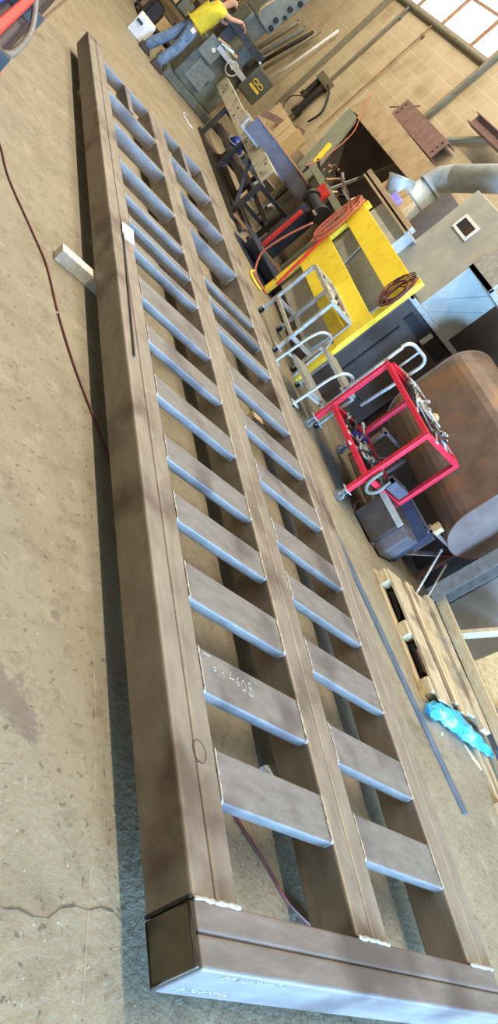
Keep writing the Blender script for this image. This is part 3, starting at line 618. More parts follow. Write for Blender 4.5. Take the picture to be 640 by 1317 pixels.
bx = thing('beige_box', 'beige box with a grey metal rim mounted on the grey cabinet at the right edge', 'box', (3.75, 6.6, 2.2))
MB().box(3.62,4.25,6.1,6.56,2.2,2.62).build('body', BEIGE, bx, bevel=.004)
m = MB(); m.box(3.58,4.28,6.06,6.6,2.14,2.2); m.box(3.58,3.62,6.06,6.6,2.14,2.66); m.build('rim', ALU, bx, bevel=.004)

# ------------------------------------------------------------------ grey duct
duct = thing('air_duct', 'round galvanised air duct rising behind the cabinet and bending toward the right edge', 'duct', (3.8, 8.68, 1.0))
D0, D1 = Vector((3.80,8.68,1.0)), Vector((3.80,8.70,2.40))
D2 = Vector((3.80,8.46,2.66)); D3 = Vector((3.80,6.7,3.66))
m = MB(); m.pipe(D0, D1, .165, .006); m.build('riser', GALV, duct, smooth=True)
m = MB(); m.tube([D1, Vector((3.80,8.66,2.52)), D2], .165, 28, caps=False); m.build('elbow', GALV, duct, smooth=True)
m = MB(); m.pipe(D2, D3, .165, .006); m.build('branch', GALV, duct, smooth=True)
m = MB(); m.pipe((3.80,8.70,2.36),(3.80,8.70,2.40),.19,.03); m.build('flange', GALV, duct)
m = MB(); m.pipe((3.80,8.69,2.12),(3.80,8.69,2.135),.172,.01); m.build('flange', GALV, duct)
m = MB(); m.tube([Vector((3.78,8.70,1.80)), Vector((3.66,8.74,1.92)), Vector((3.50,8.80,2.16))], [.13,.15,.17], 24, caps=False); m.build('wye_inlet', GALV, duct, smooth=True)
m = MB(); m.pipe((3.505,8.797,2.15),(3.495,8.803,2.17),.178,.012); m.build('inlet_rim', ALU, duct)

# ------------------------------------------------------------------ beige booth with open front
bo = thing('open_booth', 'big beige sheet metal booth with a dark open front by the block wall', 'booth', (4.3, 10.6, 0))
MB()._hex([(4.0,9.15,2.24),(4.06,9.15,2.24),(4.06,12.5,2.2),(4.0,12.5,2.2),(4.0,9.15,2.58),(4.06,9.15,2.58),(4.06,12.25,2.63),(4.0,12.25,2.63)]).build('fascia', BEIGE, bo, bevel=.004)
MB()._hex([(4.0,11.55,1.05),(4.05,11.55,1.05),(4.05,12.2,1.05),(4.0,12.2,1.05),(4.0,12.05,2.24),(4.05,12.05,2.24),(4.05,12.5,2.2),(4.0,12.5,2.2)]).build('side_column', GREENG, bo, bevel=.004)
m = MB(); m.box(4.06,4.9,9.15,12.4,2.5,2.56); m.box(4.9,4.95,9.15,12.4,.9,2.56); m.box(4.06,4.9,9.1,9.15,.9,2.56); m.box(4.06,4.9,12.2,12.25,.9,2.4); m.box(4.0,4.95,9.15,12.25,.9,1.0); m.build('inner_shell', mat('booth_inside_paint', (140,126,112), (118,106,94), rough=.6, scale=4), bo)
m = MB(); m.bar((4.1,11.2,1.0),(4.75,11.3,2.45),.02,.05); m.build('inner_rod', ALU, bo)
for y in (9.3, 12.0): MB().box(4.05,4.12,y-.04,y+.04,0,.9).build('leg', DARK, bo)
m = MB(); m.tube(smoothpath([(3.5,10.9,1.2),(3.7,11.1,1.5),(3.9,11.5,2.0),(3.93,11.9,2.3),(3.95,12.3,2.62)]), .008, 6); tag(m.build('orange_air_line', ORANGE, smooth=True), 'thin orange line stretched across the front of the beige booth', 'hose')
# clutter bench in front of the booth
bn = thing('scrap_bench', 'steel bench heaped with scrap in front of the beige booth', 'bench', (3.75, 9.9, 0))
MB().box(3.72,3.97,9.4,11.4,1.22,1.26).build('top', GREENG, bn, bevel=.004)
for x in (3.75,3.94):
    for y in (9.45,11.35): MB().bar((x,y,0),(x,y,1.22),.05,.05).build('leg', GREENG, bn)
MB().bar((3.705,9.4,1.28),(3.705,11.4,1.28),.03,.1).build('edge_angle', GREENG, bn); 
MB().bar((3.74,11.25,1.26),(3.74,11.4,1.66),.06,.06).build('upright', YEL, bn, bevel=.004)
random.seed(11)
for i in range(18):
    x, y = random.uniform(3.76,3.93), 9.5+i*.1; a = random.uniform(0,3.1); l = random.uniform(.12,.3); z = 1.30+random.uniform(0,.24)
    m = MB(); d = Vector((math.cos(a)*l/2, math.sin(a)*l/2, random.uniform(-.08,.08)))
    m.channel(Vector((x,y,z))-d, Vector((x,y,z))+d, .03, .04, .005)
    tag(m.build('scrap_piece', [DARK,PRIM,OSB,ALU,TANE,DARK][i%6]), 'bent metal scrap piece in the heap on the scrap bench', 'scrap', 'scrap heaped on the bench')

# ------------------------------------------------------------------ pedestal grinder
pg = thing('pedestal_grinder', 'pedestal grinder with black motor head on a dark blue column', 'grinder', (3.55, 9.75, 0))
MB().box(3.3,3.8,9.55,10.0,0,.06).build('base_plate', DARK, pg, bevel=.006)
MB().box(3.42,3.66,9.65,9.9,.06,.95).build('column', DBLUE, pg, bevel=.006)
MB().box(3.36,3.41,9.62,9.68,.1,.88).build('side_tube', REDD, pg, bevel=.006)
m = MB(); m.cyl((3.54,9.55,1.06),(3.54,10.0,1.06),.10,n=24); m.build('motor', BLACK, pg, bevel=.012)
for y in (9.5, 10.05): m = MB(); m.cyl((3.54,y-.03,1.06),(3.54,y+.03,1.06),.135,n=24); m.build('wheel_guard', DARK, pg, bevel=.012)
m = MB(); m.box(3.44,3.64,9.62,9.92,.93,.99); m.build('mount', DARK, pg)
MB().box(3.40,3.44,9.4,9.5,1.0,1.03).build('tool_rest', ALU, pg)
m = MB(); m.box(3.6,3.64,9.95,10.3,1.0,1.3); tag(m.build('red_plate', REDD, bevel=.004), 'bright red plate standing beside the grinder head', 'plate')

# ------------------------------------------------------------------ dark steel stock and bars between frame and grinder
tb = MB(); tb.channel((3.06,9.62,.11),(3.42,8.45,.11),.30,.2,.012,up=(0,0,1)); tag(tb.build('steel_trough', DBLUE, bevel=.002), 'dark blue steel trough channel on the floor between frame and yellow frame', 'channel')
m = MB(); m.bar((2.90,9.95,.12),(3.5,8.72,.26),.035,.035); tag(m.build('rusty_angle', TANE), 'rusty tan angle bar lying along the dark blue trough', 'angle bar')
rk = thing('bar_rack', 'low dark steel rack holding long steel stock beside the frame', 'rack', (3.2, 11.8, 0))
for y in (10.4, 12.0, 13.6):
    for x in (3.04, 3.6): MB().bar((x,y,0),(x,y,.61),.07,.07).build('upright', DARK, rk, bevel=.004)
    for z in (.25,.58): MB().bar((3.0,y,z),(3.7,y,z),.06,.06).build('arm', DARK, rk, bevel=.004)
MB().bar((3.04,10.2,.03),(3.04,13.8,.03),.08,.06).build('foot_rail', DARK, rk)
MB().bar((3.04,10.4,.1),(3.04,11.5,.7),.05,.03).build('diagonal_brace', DBLUE, rk)
pc = thing('perforated_channel', 'pale perforated channel lying lengthwise on the bar rack', 'channel', (3.12, 13.0, .62))
m = MB(); m.channel((3.06,10.4,.74),(3.06,14.75,.74),.10,.24,.008,up=(0,0,1),side=1); m.build('channel', PERF, pc)
for i in range(4):
    for dx in (-.03, .03): y = 10.7+i*1.2+dx*2; m = MB(); m.cyl((3.000,y,.74+dx*2),(3.012,y,.74+dx*2),.018,n=12); m.build('bolt_hole', BLACK, pc)
G4 = 'dark bars stacked in the rack'
random.seed(5)
for i in range(8):
    y0 = 10.2+random.uniform(0,1.2); x = 3.1+.06*i; m = MB()
    if i % 2: m.recttube((x,y0,.33),(x,y0+2.4,.33),.05,.07,.005)
    else: m.channel((x,y0,.33),(x,y0+2.6,.33),.05,.07,.006)
    tag(m.build('steel_bar', [DARK,TUBEB,DARK,PRIM][i%4]), 'dark steel bar lying on the lower arms of the bar rack', 'bar', G4)
for i in range(6):
    y0 = 9.9+i*.12; z = .0
    m = MB(); m.bar((3.12+.07*i,y0,.03+.005*i),(3.14+.07*i,y0+2.9,.03+.005*i),.05,.05); tag(m.build('steel_bar', [DARK,PRIM,DARK][i%3]), 'dark steel bar lying on the floor under the bar rack', 'bar', 'bars on the floor under the rack')
bb = thing('box_beam', 'long steel beam with a blue grey face and rusty top flange across the rack', 'beam', (3.5, 11.9, .9))
BA, BB = Vector((2.70,11.48,.95)), Vector((3.90,10.98,.95))
MB().bar(BA, BB, .12, .24).build('web', TUBEB, bb, bevel=.004)
m = MB(); m.bar(BA+Vector((0,.02,.13)), BB+Vector((0,.02,.13)), .2, .02); m.build('top_flange', TANE, bb)
for i, lab in enumerate(['open ended rectangular tube beside the blue grey beam end, nearest the floor rack', 'open ended rectangular tube next to the blue grey beam, second of the row', 'open ended rectangular tube, farthest of the row beside the blue grey beam']):
    o_ = Vector((-.02+.02*i, .16+.2*i, -.08)); m = MB(); m.recttube(BA+o_, BB+o_, .13, .17, .012); tag(m.build('rectangular_tube', ALU), lab, 'tube')
m = MB(); m.recttube((3.15,11.85,.5),(3.9,11.9,.5),.14,.12,.012); tag(m.build('square_tube', ALU), 'short square tube with an open end sitting low in the bar rack', 'tube')
bk = thing('blue_bucket', 'blue plastic bucket on the floor behind the bar rack', 'bucket', (3.55, 13.2, 0))
m = MB(); m.tube([(3.5,13.0,.3),(3.4,12.95,.38),(3.3,12.9,.46)], [.10,.12,.13], 20, caps=True); m.build('pail', BLUEP, bk, smooth=True)
m = MB(); m.pipe((3.3,12.9,.455),(3.293,12.897,.468),.138,.012); m.build('rim', WHITEP, bk)
m = MB(); m.cyl((3.3,12.55,.0),(3.55,12.6,1.0),.014,n=8); m.cyl((3.3,12.45,.55),(3.5,12.65,.55),.012,n=8); tag(m.build('tripod_rod', ALU), 'thin bright rod standing upright in the dark rack', 'rod')
m = MB(); m.tube([(2.74,13.3,.01)]+[(2.74+.22*math.sin(a)+.06, 13.5+.33*math.cos(a), .012) for a in [3.4+k*.3 for k in range(10)]], .012, 8); tag(m.build('white_hoop', WHITEP, smooth=True), 'thin white hoop of hose on the floor before the bar rack', 'hose')
for i, (x, y, c, r) in enumerate([(3.2,10.75,.25,.3),(3.45,10.6,.45,.5),(3.3,11.2,.42,-.3)]):
    m = MB(); m.tube([(x,y,c),(x+.06,y+.08,c+.04),(x+.1,y,c+.08)], [.02,.035,.02], 8); tag(m.build('pipe_fitting', ALU), ['bright pipe fitting on the near end of the rack', 'bright pipe fitting hung high on the rack', 'bright pipe fitting in the middle of the rack'][i], 'fitting')

# ------------------------------------------------------------------ milling machine, gear box, person
ml = thing('milling_machine', 'old grey green milling machine with a long horizontal overarm, where the person works', 'milling machine', (2.9, 15.4, 0))
MB().box(2.25,3.45,14.95,16.1,0,.16).build('base', MGREEN, ml, bevel=.02)
MB().box(2.4,3.4,15.05,16.0,.16,.98).build('column', MGREEN, ml, bevel=.02)
d_ = MB(); d_.box(2.55,2.98,15.02,15.06,.28,.70); dd = d_.build('access_door', MGREY, ml, bevel=.01)
MB().box(2.94,2.96,15.0,15.03,.45,.55).build('door_handle', DARK, dd)
MB().box(2.4,2.75,14.95,15.05,.74,1.12).build('control_box', MGREY, ml, bevel=.01)
m = MB(); m.cyl((2.6,14.93,.95),(2.6,14.96,.95),.04,n=16); m.build('knob', WHITEP, ml)
MB().box(2.35,3.33,14.9,15.2,1.42,1.56).build('overarm', DARK, ml, bevel=.01)
MB().box(2.6,3.4,14.9,15.6,1.0,1.10).build('table', ALU, ml, bevel=.01)
MB().box(2.5,2.72,15.0,15.5,1.10,1.42).build('vise', DARK, ml, bevel=.01)
MB().box(3.0,3.25,15.2,15.7,1.1,1.42).build('spindle_housing', MGREY, ml, bevel=.02)
for i in range(3): m = MB(); m.bar((2.5+.1*i,14.9,1.14),(2.75+.1*i,14.86,1.2),.04,.04); m.build('fixture', [OSB,ALU,OSB][i], ml)
m = MB(); m.cyl((2.95,14.6,1.02),(2.95,14.95,1.02),.02,n=10); m.tube([(2.95+.12*math.cos(a),14.62,1.02+.12*math.sin(a)) for a in [k*math.pi/10 for k in range(20)]], .012, 8, closed=True); m.build('hand_wheel', ALU, ml, smooth=True)
gb = thing('gear_box', 'dark olive gear box with a yellow emblem at the end of the milling overarm', 'gear box', (3.55, 15.0, .85))
MB().box(3.33,3.78,14.88,15.4,.88,1.42).build('housing', LOGOB, gb, bevel=.03, seg=3)
em = MB(); y = 14.872
em.bar((3.44,y,1.10),(3.68,y,1.10),.012,.055,up=(0,0,1))
for x in (3.50,3.62): em.tube([(x+.06*math.cos(a),y,1.20+.036*math.sin(a)) for a in [k*math.pi/7 for k in range(14)]], .010, 6, closed=True)
em.build('emblem', LOGOY, gb)
m = MB(); m.cyl((3.3,14.85,1.45),(3.3,14.88,1.45),.02,n=12); m.build('lamp_dot', WHITEP, gb)
# second machine head behind the person (upper grey body with dials)
hd = thing('machine_head', 'grey machine head with dark round dials mounted near the block wall', 'machine', (3.6, 16.6, 1.0))
MB()._hex([(3.05,16.2,1.86),(3.5,16.2,1.84),(3.5,17.2,1.84),(3.05,17.2,1.86),(2.9,16.2,3.2),(3.62,16.2,3.2),(3.62,17.2,3.2),(2.9,17.2,3.2)]).build('body', MGREY, hd, bevel=.03)
MB().box(3.0,3.45,16.3,17.1,0,1.86).build('column', MGREEN, hd, bevel=.02)
for i, (x, z) in enumerate([(3.48,2.62),(3.42,2.42),(3.46,2.26),(3.38,2.1),(3.42,1.95)]):
    m = MB(); m.cyl((x,16.14,z),(x,16.21,z),.05 if i != 2 else .035,n=18); m.build('dial', BLACK, hd, bevel=.008)
m = MB(); m.tube(smoothpath([(3.1,16.15,1.9),(3.0,16.05,2.0),(3.05,16.0,2.3),(3.15,16.05,2.5)]), .02, 8); m.build('conduit', OSB, hd, smooth=True)
# tubes leaning against the wall
for (a, b, r, m_), lab in zip([((4.86,21.35,0.00), (4.86,19.69,2.53),0.060,CONDU), ((4.86,20.92,0.00), (4.86,19.10,2.55),0.055,MGREY), ((4.86,20.54,0.00), (4.86,18.55,2.61),0.045,DARK), ((4.86,19.75,0.00), (4.86,18.29,2.75),0.035,CONDU)],
    ['thick pale tube leaning on the block wall, farthest of four', 'pale grey tube leaning on the block wall, second of four', 'dark tube leaning on the block wall, third of four', 'thin grey tube leaning on the block wall, nearest of four']):
    m = MB(); m.pipe(a, b, r, .008, 18); tag(m.build('leaning_tube', m_, smooth=True), lab, 'tube')
m = MB(); m.cyl((4.86,18.4,.9),(4.92,17.74,3.03),.032,n=12); tag(m.build('white_pole', WHITEP, smooth=True), 'long white plastic pole leaning on the block wall', 'pole')
m = MB(); m.bar((3.9,14.6,.98),(4.6,14.3,1.35),.1,.12); tag(m.build('brown_beam', PRIM), 'brown steel beam end poking up below the gear box', 'beam')
m = MB(); m.box(4.1,4.14,12.9,13.5,0,1.35); tag(m.build('plywood_sheet', OSB), 'tan plywood sheet standing against the wall below the electrical box', 'plywood')
m = MB(); m.box(4.0,4.9,12.6,12.66,0,1.2); tag(m.build('beige_plank', BEIGE), 'beige plank laid level beside the open booth', 'plank')
for i in range(4):
    m = MB(); m.box(4.2,4.24,13.7+i*.4,14.02+i*.4,0,1.3); tag(m.build('plywood_offcut', WOODP), 'pale plywood offcut leaning in a row along the block wall', 'plywood', 'plywood offcuts along the wall')

# wall fittings
for y0, z0, z1, r, lab in ((16.18,2.3,4.22,.03,'thick grey conduit running up the block wall from the electrical box'),(14.85,1.6,4.22,.016,'thin brown conduit running up the block wall between column and thick conduit')):
    m = MB(); m.cyl((WX-.05,y0,z0),(WX-.05,y0,z1),r,n=12); m.box(WX-.06,WX,y0-.05,y0+.05,z1-.25,z1-.21); tag(m.build('wall_conduit', CONDU if r > .02 else TANE), lab, 'conduit')
eb_ = thing('electrical_box', 'grey electrical box with fittings on the block wall below the thick conduit', 'electrical box', (WX-.1, 16.1, 2.1))
MB().box(WX-.18,WX-.002,15.95,16.5,2.12,2.3).build('enclosure', CONDU, eb_, bevel=.01)
m = MB(); m.cyl((WX-.1,16.4,1.75),(WX-.1,16.4,2.12),.07,n=14); m.cyl((WX-.1,16.05,1.5),(WX-.1,16.05,2.12),.07,n=14); m.cyl((WX-.1,16.05,1.35),(WX-.1,16.05,1.5),.1,n=14); m.cyl((WX-.1,16.4,1.68),(WX-.1,16.4,1.78),.1,n=14); m.build('regulator', DARK, eb_, bevel=.006)
m = MB(); m.tube(smoothpath([(WX-.1,16.4,1.7),(WX-.15,16.7,1.5),(WX-.12,16.6,1.2),(WX-.1,16.2,1.05),(WX-.1,16.05,1.4)]), .012, 6); m.tube(smoothpath([(WX-.1,15.95,2.2),(WX-.08,15.6,2.1),(WX-.05,15.3,1.8),(WX-.05,15.4,1.5)]), .02, 6); m.build('lead', BLACK, eb_, smooth=True)
hb = thing('wall_beam', 'short steel beam with bolt holes lying along the block wall above the booth', 'beam', (4.85, 11.95, 2.7))
m = MB(); m.channel((4.86,10.95,2.88),(4.86,12.92,2.88),.18,.34,.016,side=1); m.build('channel', PRIM, hb)
for y in (11.05,12.8):
    for z in (2.79,2.88,2.97): m = MB(); m.cyl((4.83,y,z),(4.768,y,z),.025,n=10); m.build('bolt_hole', BLACK, hb)
m = MB(); m.cyl((4.9,13.4,2.78),(4.85,12.6,3.12),.015,n=8); tag(m.build('rusty_rod', TANE), 'thin rusty rod stuck above the short wall beam', 'rod')
m = MB(); m.bar((4.95,11.6,2.95),(4.95,10.2,3.72),.05,.06); tag(m.build('green_pipe', GREENG, bevel=.004), 'green grey bar running diagonally up the block wall above the duct', 'bar')
m = MB(); m.ibeam((4.75,10.95,3.5),(4.75,9.6,3.5),.16,.18,.014,.012); tag(m.build('steel_beam_stub', PRIM), 'steel beam stub bracketed high on the wall at the right edge', 'beam')

# white case and shelves at the far end
wc = thing('white_case', 'white plastic case on the floor left of the person', 'case', (1.6, 15.6, 0))
MB()._hex([(1.42,15.35,0),(1.78,15.3,0),(1.85,15.75,0),(1.5,15.8,0),(1.42,15.35,.36),(1.78,15.3,.36),(1.85,15.75,.36),(1.5,15.8,.36)]).build('body', WHITEP, wc, bevel=.02, seg=3)
MB().box(1.44,1.56,15.3,15.34,.22,.27).build('grip', DARK, wc)
sf = thing('steel_shelving', 'dark steel shelving unit loaded with boxes at the far end of the shop', 'shelving', (2.6, 18.6, 0))
for x in (2.0,3.6):
    for y in (18.2,19.0): MB().bar((x,y,0),(x,y,2.2),.06,.06).build('upright', DARK, sf)
for z in (.1,.7,1.3,2.0): MB().box(1.97,3.63,18.17,19.03,z-.02,z+.02).build('shelf', DARK, sf)
random.seed(21)
for z in (.12,.72,1.32):
    x = 2.08
    for k in range(4):
        wd = random.uniform(.25,.36); h = random.uniform(.22,.42); m = MB(); m.box(x,x+wd,18.25,18.25+random.uniform(.4,.6),z,z+h)
        tag(m.build('storage_box', [MGREEN,DARK,OSB,MGREY,PRIM][(k+int(z*10))%5], bevel=.01), 'storage box on the dark shelving at the far end', 'box', 'boxes on the far shelving'); x += wd+.04

# ------------------------------------------------------------------ pallet, timber, bag at the right
pl = thing('wood_pallet', 'weathered wooden pallet on the floor right of the flat bar', 'pallet', (3.9, 2.8, 0))
PY0, PY1 = 2.27, 3.58
random.seed(9)
def plank(name, x0, x1, y0, y1, z0, z1, m, parent=None, jit=.006, skew=0.0):
    o = MB(); n = 7; rows = []
    for i in range(n+1):
        t = i/n; y = y0+(y1-y0)*t; dx = skew*t
        a, b = random.uniform(-jit,jit), random.uniform(-jit,jit); e = random.uniform(-jit,jit)*.3
        rows.append([(x0+dx+a,y,z0),(x1+dx+b,y,z0),(x1+dx+b,y,z1+e),(x0+dx+a,y,z1+e)])
    V = [[o.bm.verts.new(p) for p in r] for r in rows]
    for i in range(n):
        for k in range(4): o.bm.faces.new((V[i][k],V[i][(k+1)%4],V[i+1][(k+1)%4],V[i+1][k]))
    o.bm.faces.new(V[0][::-1]); o.bm.faces.new(V[-1])
    return o.build(name, m, parent)
plank('bottom_board', 3.32, 3.41, PY0, PY1+.02, 0, .018, WOOD, pl)
for y in (2.3, 2.85, 3.42): MB().box(3.34, 3.46, y, y+.14, .018, .1).build('block', WOODP, pl, bevel=.004)
for y in (2.3, 2.85, 3.42): MB().box(3.46, 4.25, y+.02, y+.11, .018, .1).build('stringer', WOODX, pl, bevel=.004)
xs = [(3.375,3.60,WOODX),(3.625,3.68,WOODB),(3.70,3.75,WOODP),(3.755,3.86,WOOD),(3.875,4.03,WOODX)]
for x0, x1, m_ in xs: plank('deck_board', x0, x1, PY0+random.uniform(-.05,.1), PY1+random.uniform(-.06,.05), .10, .122, m_, pl, jit=.009, skew=random.uniform(-.03,.0))
for z, y, lab in ((0.02,3.03,'black sheeting stuffed into the far fork opening of the pallet'),(0.02,2.48,'black sheeting stuffed into the near fork opening of the pallet')):
    m = MB(); m._hex([(3.42,y,z),(3.9,y,z),(3.9,y+.36,z),(3.42,y+.36,z),(3.40,y+.05,z+.05),(3.9,y+.03,z+.06),(3.9,y+.3,z+.06),(3.41,y+.3,z+.065)]); tag(m.build('black_sheeting', BLACK, jitter=.01), lab, 'sheeting')
m = MB(); m.cyl((3.40,2.5,.09),(3.41,2.72,.09),.018,n=10); tag(m.build('rusty_bar', PRIM), 'reddish brown bar lying in the near fork opening of the pallet', 'bar')
m = MB(); m._hex([(4.90,1.6,0),(4.93,1.6,0),(4.93,3.95,0),(4.90,3.95,0),(4.95,1.6,1.3),(4.98,1.6,1.3),(4.98,3.95,1.3),(4.95,3.95,1.3)]); tag(m.build('grey_board', mat('pale_grey_board', (176,170,158), (156,150,138), rough=.7, scale=3)), 'pale grey panel leaning on the block wall beyond the pallet', 'panel')
# timber beside the pallet
b1 = plank('loose_board', 4.06, 4.20, 2.2, 3.62, .10, .14, WOODX, None, .008, .02); tag(b1, 'long loose board lying on the pallet edge beside the dark sheet steel', 'board')
b2 = plank('loose_board', 4.30, 4.345, 2.1, 3.7, .12, .22, WOODP, None, .004, .03); tag(b2, 'pale board on edge between dark sheet steel and plywood piece', 'board')
m = MB(); m._hex([(4.2,1.7,.10),(4.32,1.7,.10),(4.40,3.72,.10),(4.22,3.72,.10),(4.2,1.7,.106),(4.32,1.7,.106),(4.40,3.72,.106),(4.22,3.72,.106)]); tag(m.build('sheet_steel', DBLUE), 'dark sheet steel strip lying between the boards', 'sheet')
uc = MB(); uc.channel((4.33,3.72,.0),(4.36,3.70,1.5),.14,.24,.012,up=(1,.25,0),side=-1); tag(uc.build('upright_channel', mat('dull_channel_steel', (128,124,114), (104,100,92), rough=.5, metal=.2, scale=14)), 'upright grey steel channel with white edges behind the pallet', 'channel')
m = MB(); m.bar((4.52,3.34,.16),(4.8,3.28,.55),.10,.045,up=(0,1,0)); tag(m.build('short_board', WOOD, bevel=.004), 'short board propped up in front of the grey channel', 'board')
m = MB(); m.prism([(4.55,3.05,.16),(4.62,2.6,.14),(4.7,2.3,.14),(5.0,2.4,.5),(4.95,2.9,.52),(4.8,3.15,.45)], (.02,.0,.02)); tag(m.build('board_offcut', OSB, jitter=.008), 'chipped tan board offcut leaning at the right edge beyond the pallet', 'board')
m = MB(); m.ball((4.62,2.45,.12), .12, .7, 1.4, .6, 10); tag(m.build('crumpled_foil', GREYPL, jitter=.02), 'crumpled grey plastic wrap under the chipped board offcut', 'wrap')
bgt = MB(); N = 20; rows = []
random.seed(4)
for i in range(N+1):
    t = i/N; cx = 3.22+1.04*t; cy = 2.13+.05*math.sin(t*5); hw = .075*(.35+math.sin(math.pi*min(1,t*1.15+.08))**.6*.75) ; hz = .045*(.5+math.sin(math.pi*t)*.9)
    rows.append([Vector((cx+random.uniform(-.022,.022), cy+hw*.95*math.cos(a)+random.uniform(-.02,.02), max(.002,.052+hz*math.sin(a)+random.uniform(-.012,.018)))) for a in [k*2*math.pi/12 for k in range(12)]])
V = [[bgt.bm.verts.new(p) for p in r] for r in rows]
for i in range(N):
    for k in range(12): bgt.bm.faces.new((V[i][k],V[i][(k+1)%12],V[i+1][(k+1)%12],V[i+1][k]))
bgt.bm.faces.new(V[0][::-1]); bgt.bm.faces.new(V[-1])
tag(bgt.build('blue_plastic_bag', CYAN), 'crumpled bright blue plastic bag on the floor at the near end of the pallet', 'bag')
pl2 = [plank('floor_board', 4.02, 4.08, 1.62, 2.16, 0, .03, WOODX, None, .004, .0), plank('floor_board', 4.12, 4.2, 1.5, 2.2, 0, .03, WOOD, None, .004, .03), plank('floor_board', 3.98, 4.16, 1.2, 1.6, 0, .035, WOODP, None, .004, .0)]
for o, lab in zip(pl2, ['narrow board on the floor past the end of the blue bag, nearest the splinter', 'wider board on the floor past the end of the blue bag', 'pale board end at the right edge beyond the wood splinter']): tag(o, lab, 'board')

# ------------------------------------------------------------------ dark cart at the top left with hoses
tc = thing('welding_cart', 'dark purple steel cart with a red beam at the upper left corner', 'cart', (-1.4, 9.5, 0))
MB()._hex([(-2.2,4.9,.02),(-1.06,5.5,.02),(-.22,11.4,.02),(-1.6,11.6,.02),(-2.2,4.9,.3),(-1.10,5.5,.3),(-.28,11.4,.3),(-1.6,11.6,.3)]).build('deck', PURPD, tc, bevel=.02)
MB().bar((-1.22,5.35,.46),(-.82,8.2,.46),.08,.07).build('red_beam', REDD, tc, bevel=.015)
MB().bar((-1.36,5.5,.46),(-.96,8.2,.46),.11,.09).build('blue_beam', BLUEP, tc, bevel=.015)
for y in (5.6, 7.6): m = MB(); m.bar((-1.5+.14*(y-5.5),y,.355),(-1.02+.14*(y-5.5),y,.355),.08,.11); m.build('cross_member', DARK, tc)
m = MB(); m.tube(smoothpath([(-1.5,5.5,.34),(-1.12,5.65,.36),(-1.0,5.9,.34),(-.93,6.17,.34),(-.86,6.64,.34),(-.82,7.07,.36),(-.84,7.38,.42),(-.92,7.6,.53)]), .028, 10); tag(m.build('grey_hose', HOSEG, smooth=True), 'thick grey hose looped over the dark purple cart', 'hose')
m = MB(); m.tube(smoothpath([(-.8,7.3,.014),(-.62,8.4,.014),(-.35,10.2,.014),(-.12,11.6,.014),(.05,12.6,.014)]), .013, 8); tag(m.build('brown_cable', PRIM, smooth=True), 'brown cable on the floor along the edge of the dark purple cart', 'cable')
m = MB(); m.ball((-.92,6.45,.05), .06, 1, 1.2, .8, 12); m.cyl((-.95,6.4,.02),(-.95,6.7,.03),.05,n=12); tag(m.build('red_fitting', REDD), 'red hose fitting on the floor at the left edge of the picture', 'fitting')

# ------------------------------------------------------------------ person at the milling machine
def skin_body(name, verts, edges, radii, m, parent, root=0, sub=2):
    me = bpy.data.meshes.new(name); me.from_pydata([Vector(v) for v in verts], edges, []); me.materials.append(m)
    o = bpy.data.objects.new(name, me); COL.objects.link(o)
    o.parent = parent
    if parent is not None: o.matrix_parent_inverse = parent.matrix_basis.inverted()
    sk = o.modifiers.new('skin', 'SKIN'); sk.use_smooth_shade = True
    if not me.skin_vertices: me.skin_vertices.new() if hasattr(me.skin_vertices, 'new') else None
    if not me.skin_vertices:
        import bmesh as _b
        bm = _b.new(); bm.from_mesh(me); bm.verts.layers.skin.verify(); bm.to_mesh(me); bm.free()
    for i, r in enumerate(radii):
        r = r if isinstance(r, tuple) else (r, r); me.skin_vertices[0].data[i].radius = r
        me.skin_vertices[0].data[i].use_root = (i == root)
    ss = o.modifiers.new('sub', 'SUBSURF'); ss.levels = sub; ss.render_levels = sub
    return o
PX0, PY_ = 2.02, 14.78
per = thing('person', 'person in a yellow shirt and blue jeans reaching over the milling machine', 'person', (2.0, 14.85, 0))
pel = (2.08,14.9,.95); RH, LH = (2.08,14.80,.90), (2.06,15.0,.90)
RK, LK = (2.10,14.76,.50), (1.92,15.05,.50); RA, LA = (2.02,14.74,.10), (1.76,15.08,.10)
ch_, nk = (2.14,14.9,1.36), (2.2,14.9,1.52); hd_ = (2.25,14.9,1.68)
RS, LS = (2.16,14.72,1.45), (2.18,15.08,1.45)
RE, LE = (2.38,14.70,1.50), (2.42,15.1,1.35); RW, LW = (2.58,14.76,1.62), (2.62,15.02,1.50)
V_ = [pel, (2.10,14.9,1.15), ch_, nk, hd_, RH, RK, RA, LH, LK, LA, RS, RE, RW, LS, LE, LW, (2.14,14.73,.06), (1.88,15.08,.06), (2.29,14.9,1.78)]
E_ = [(0,1),(1,2),(2,3),(3,4),(4,19),(0,5),(5,6),(6,7),(7,17),(0,8),(8,9),(9,10),(10,18),(2,11),(11,12),(12,13),(2,14),(14,15),(15,16)]
R2 = [.13,.13,.14,.055,.085,.085,.055,.042,.085,.055,.042,.06,.044,.030,.06,.044,.030,.035,.035,.075]
skin_body('body', V_, E_, R2, SKIN, per)
tz = MB(); 
skin_body('jeans', [pel, RH, RK, (2.02,14.74,.07), LH, LK, (1.765,15.08,.07), (2.09,14.9,1.02)], [(0,1),(1,2),(2,3),(0,4),(4,5),(5,6),(0,7)], [.175,.125,.10,.098,.125,.10,.098,.17], JEAN, per)
skin_body('shirt', [(2.10,14.9,1.16),(2.08,14.9,.98),ch_,(2.18,14.9,1.47),RS,(2.30,14.71,1.475),LS,(2.30,15.09,1.40)], [(0,1),(0,2),(2,3),(2,4),(4,5),(2,6),(6,7)], [.20,.21,.20,.10,.11,.09,.11,.09], SHIRT, per)
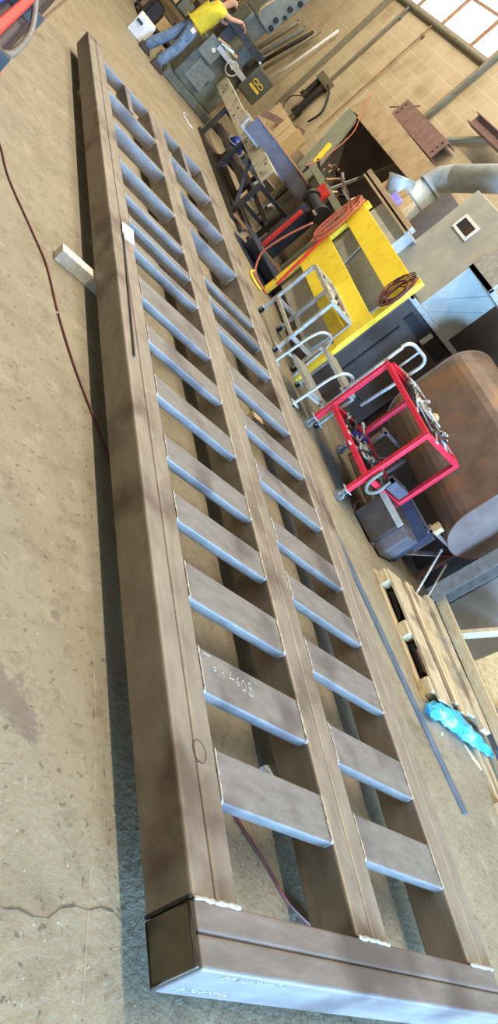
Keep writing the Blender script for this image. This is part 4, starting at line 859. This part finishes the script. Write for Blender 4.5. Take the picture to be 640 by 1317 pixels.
skin_body('hair', [(2.21,14.9,1.74),(2.24,14.9,1.80),(2.28,14.9,1.82)], [(0,1),(1,2)], [.09,.09,.07], HAIR, per)
for ax, ay in ((2.0,14.74),(1.74,15.08)):
    m = MB(); m._hex([(ax-.07,ay-.05,0),(ax+.22,ay-.05,0),(ax+.22,ay+.05,0),(ax-.07,ay+.05,0),(ax-.06,ay-.045,.13),(ax+.14,ay-.045,.09),(ax+.14,ay+.045,.09),(ax-.06,ay+.045,.13)]); m.build('shoe', SHOE, per, bevel=.025, seg=3)
# face features and hands
m = MB(); m.cyl((2.345,14.9,1.69),(2.37,14.9,1.675),.016,.012,n=8); m.build('nose', SKIN, per, smooth=True)
m = MB(); m.ball((2.335,14.87,1.715),.011); m.ball((2.335,14.93,1.715),.011); m.build('eye', WHITEP, per)
m = MB(); m.ball((2.25,14.815,1.69),.025,.6,.4,1.1); m.ball((2.25,14.985,1.69),.025,.6,.4,1.1); m.build('ear', SKIN, per)
def hand(wr_, dirv, parent):
    d = Vector(dirv).normalized(); s_ = d.cross(Vector((0,0,1))).normalized(); u = s_.cross(d); w0 = Vector(wr_)
    vs = [w0, w0+d*.05, w0+d*.09]; es = [(0,1),(1,2)]; rs = [(.028,.02),(.036,.016),(.038,.014)]
    o = skin_body('hand', vs, es, rs, SKIN, parent, 0, 2)
    for k, (off, l) in enumerate(((-.03,.065),(-.01,.078),(.011,.074),(.03,.058))):
        b0 = w0+d*.085+s_*off; b1 = b0+d*l*.5-u*.006; b2 = b0+d*l*.85-u*.028; b3 = b0+d*l-u*.05
        skin_body('finger', [b0,b1,b2,b3], [(0,1),(1,2),(2,3)], [.0095,.009,.0085,.007], SKIN, o, 0, 1)
    t0 = w0+d*.03+s_*(-.03); skin_body('thumb', [t0, t0+d*.03-s_*.025-u*.01, t0+d*.06-s_*.03-u*.03], [(0,1),(1,2)], [.012,.011,.009], SKIN, o, 0, 1)
hand(RW, (.9,.15,-.25), per); hand(LW, (.9,.0,-.3), per)
m = MB(); m.box(2.02,2.10,14.66,14.69,.86,.93); m.build('pocket_tag', WHITEP, per)
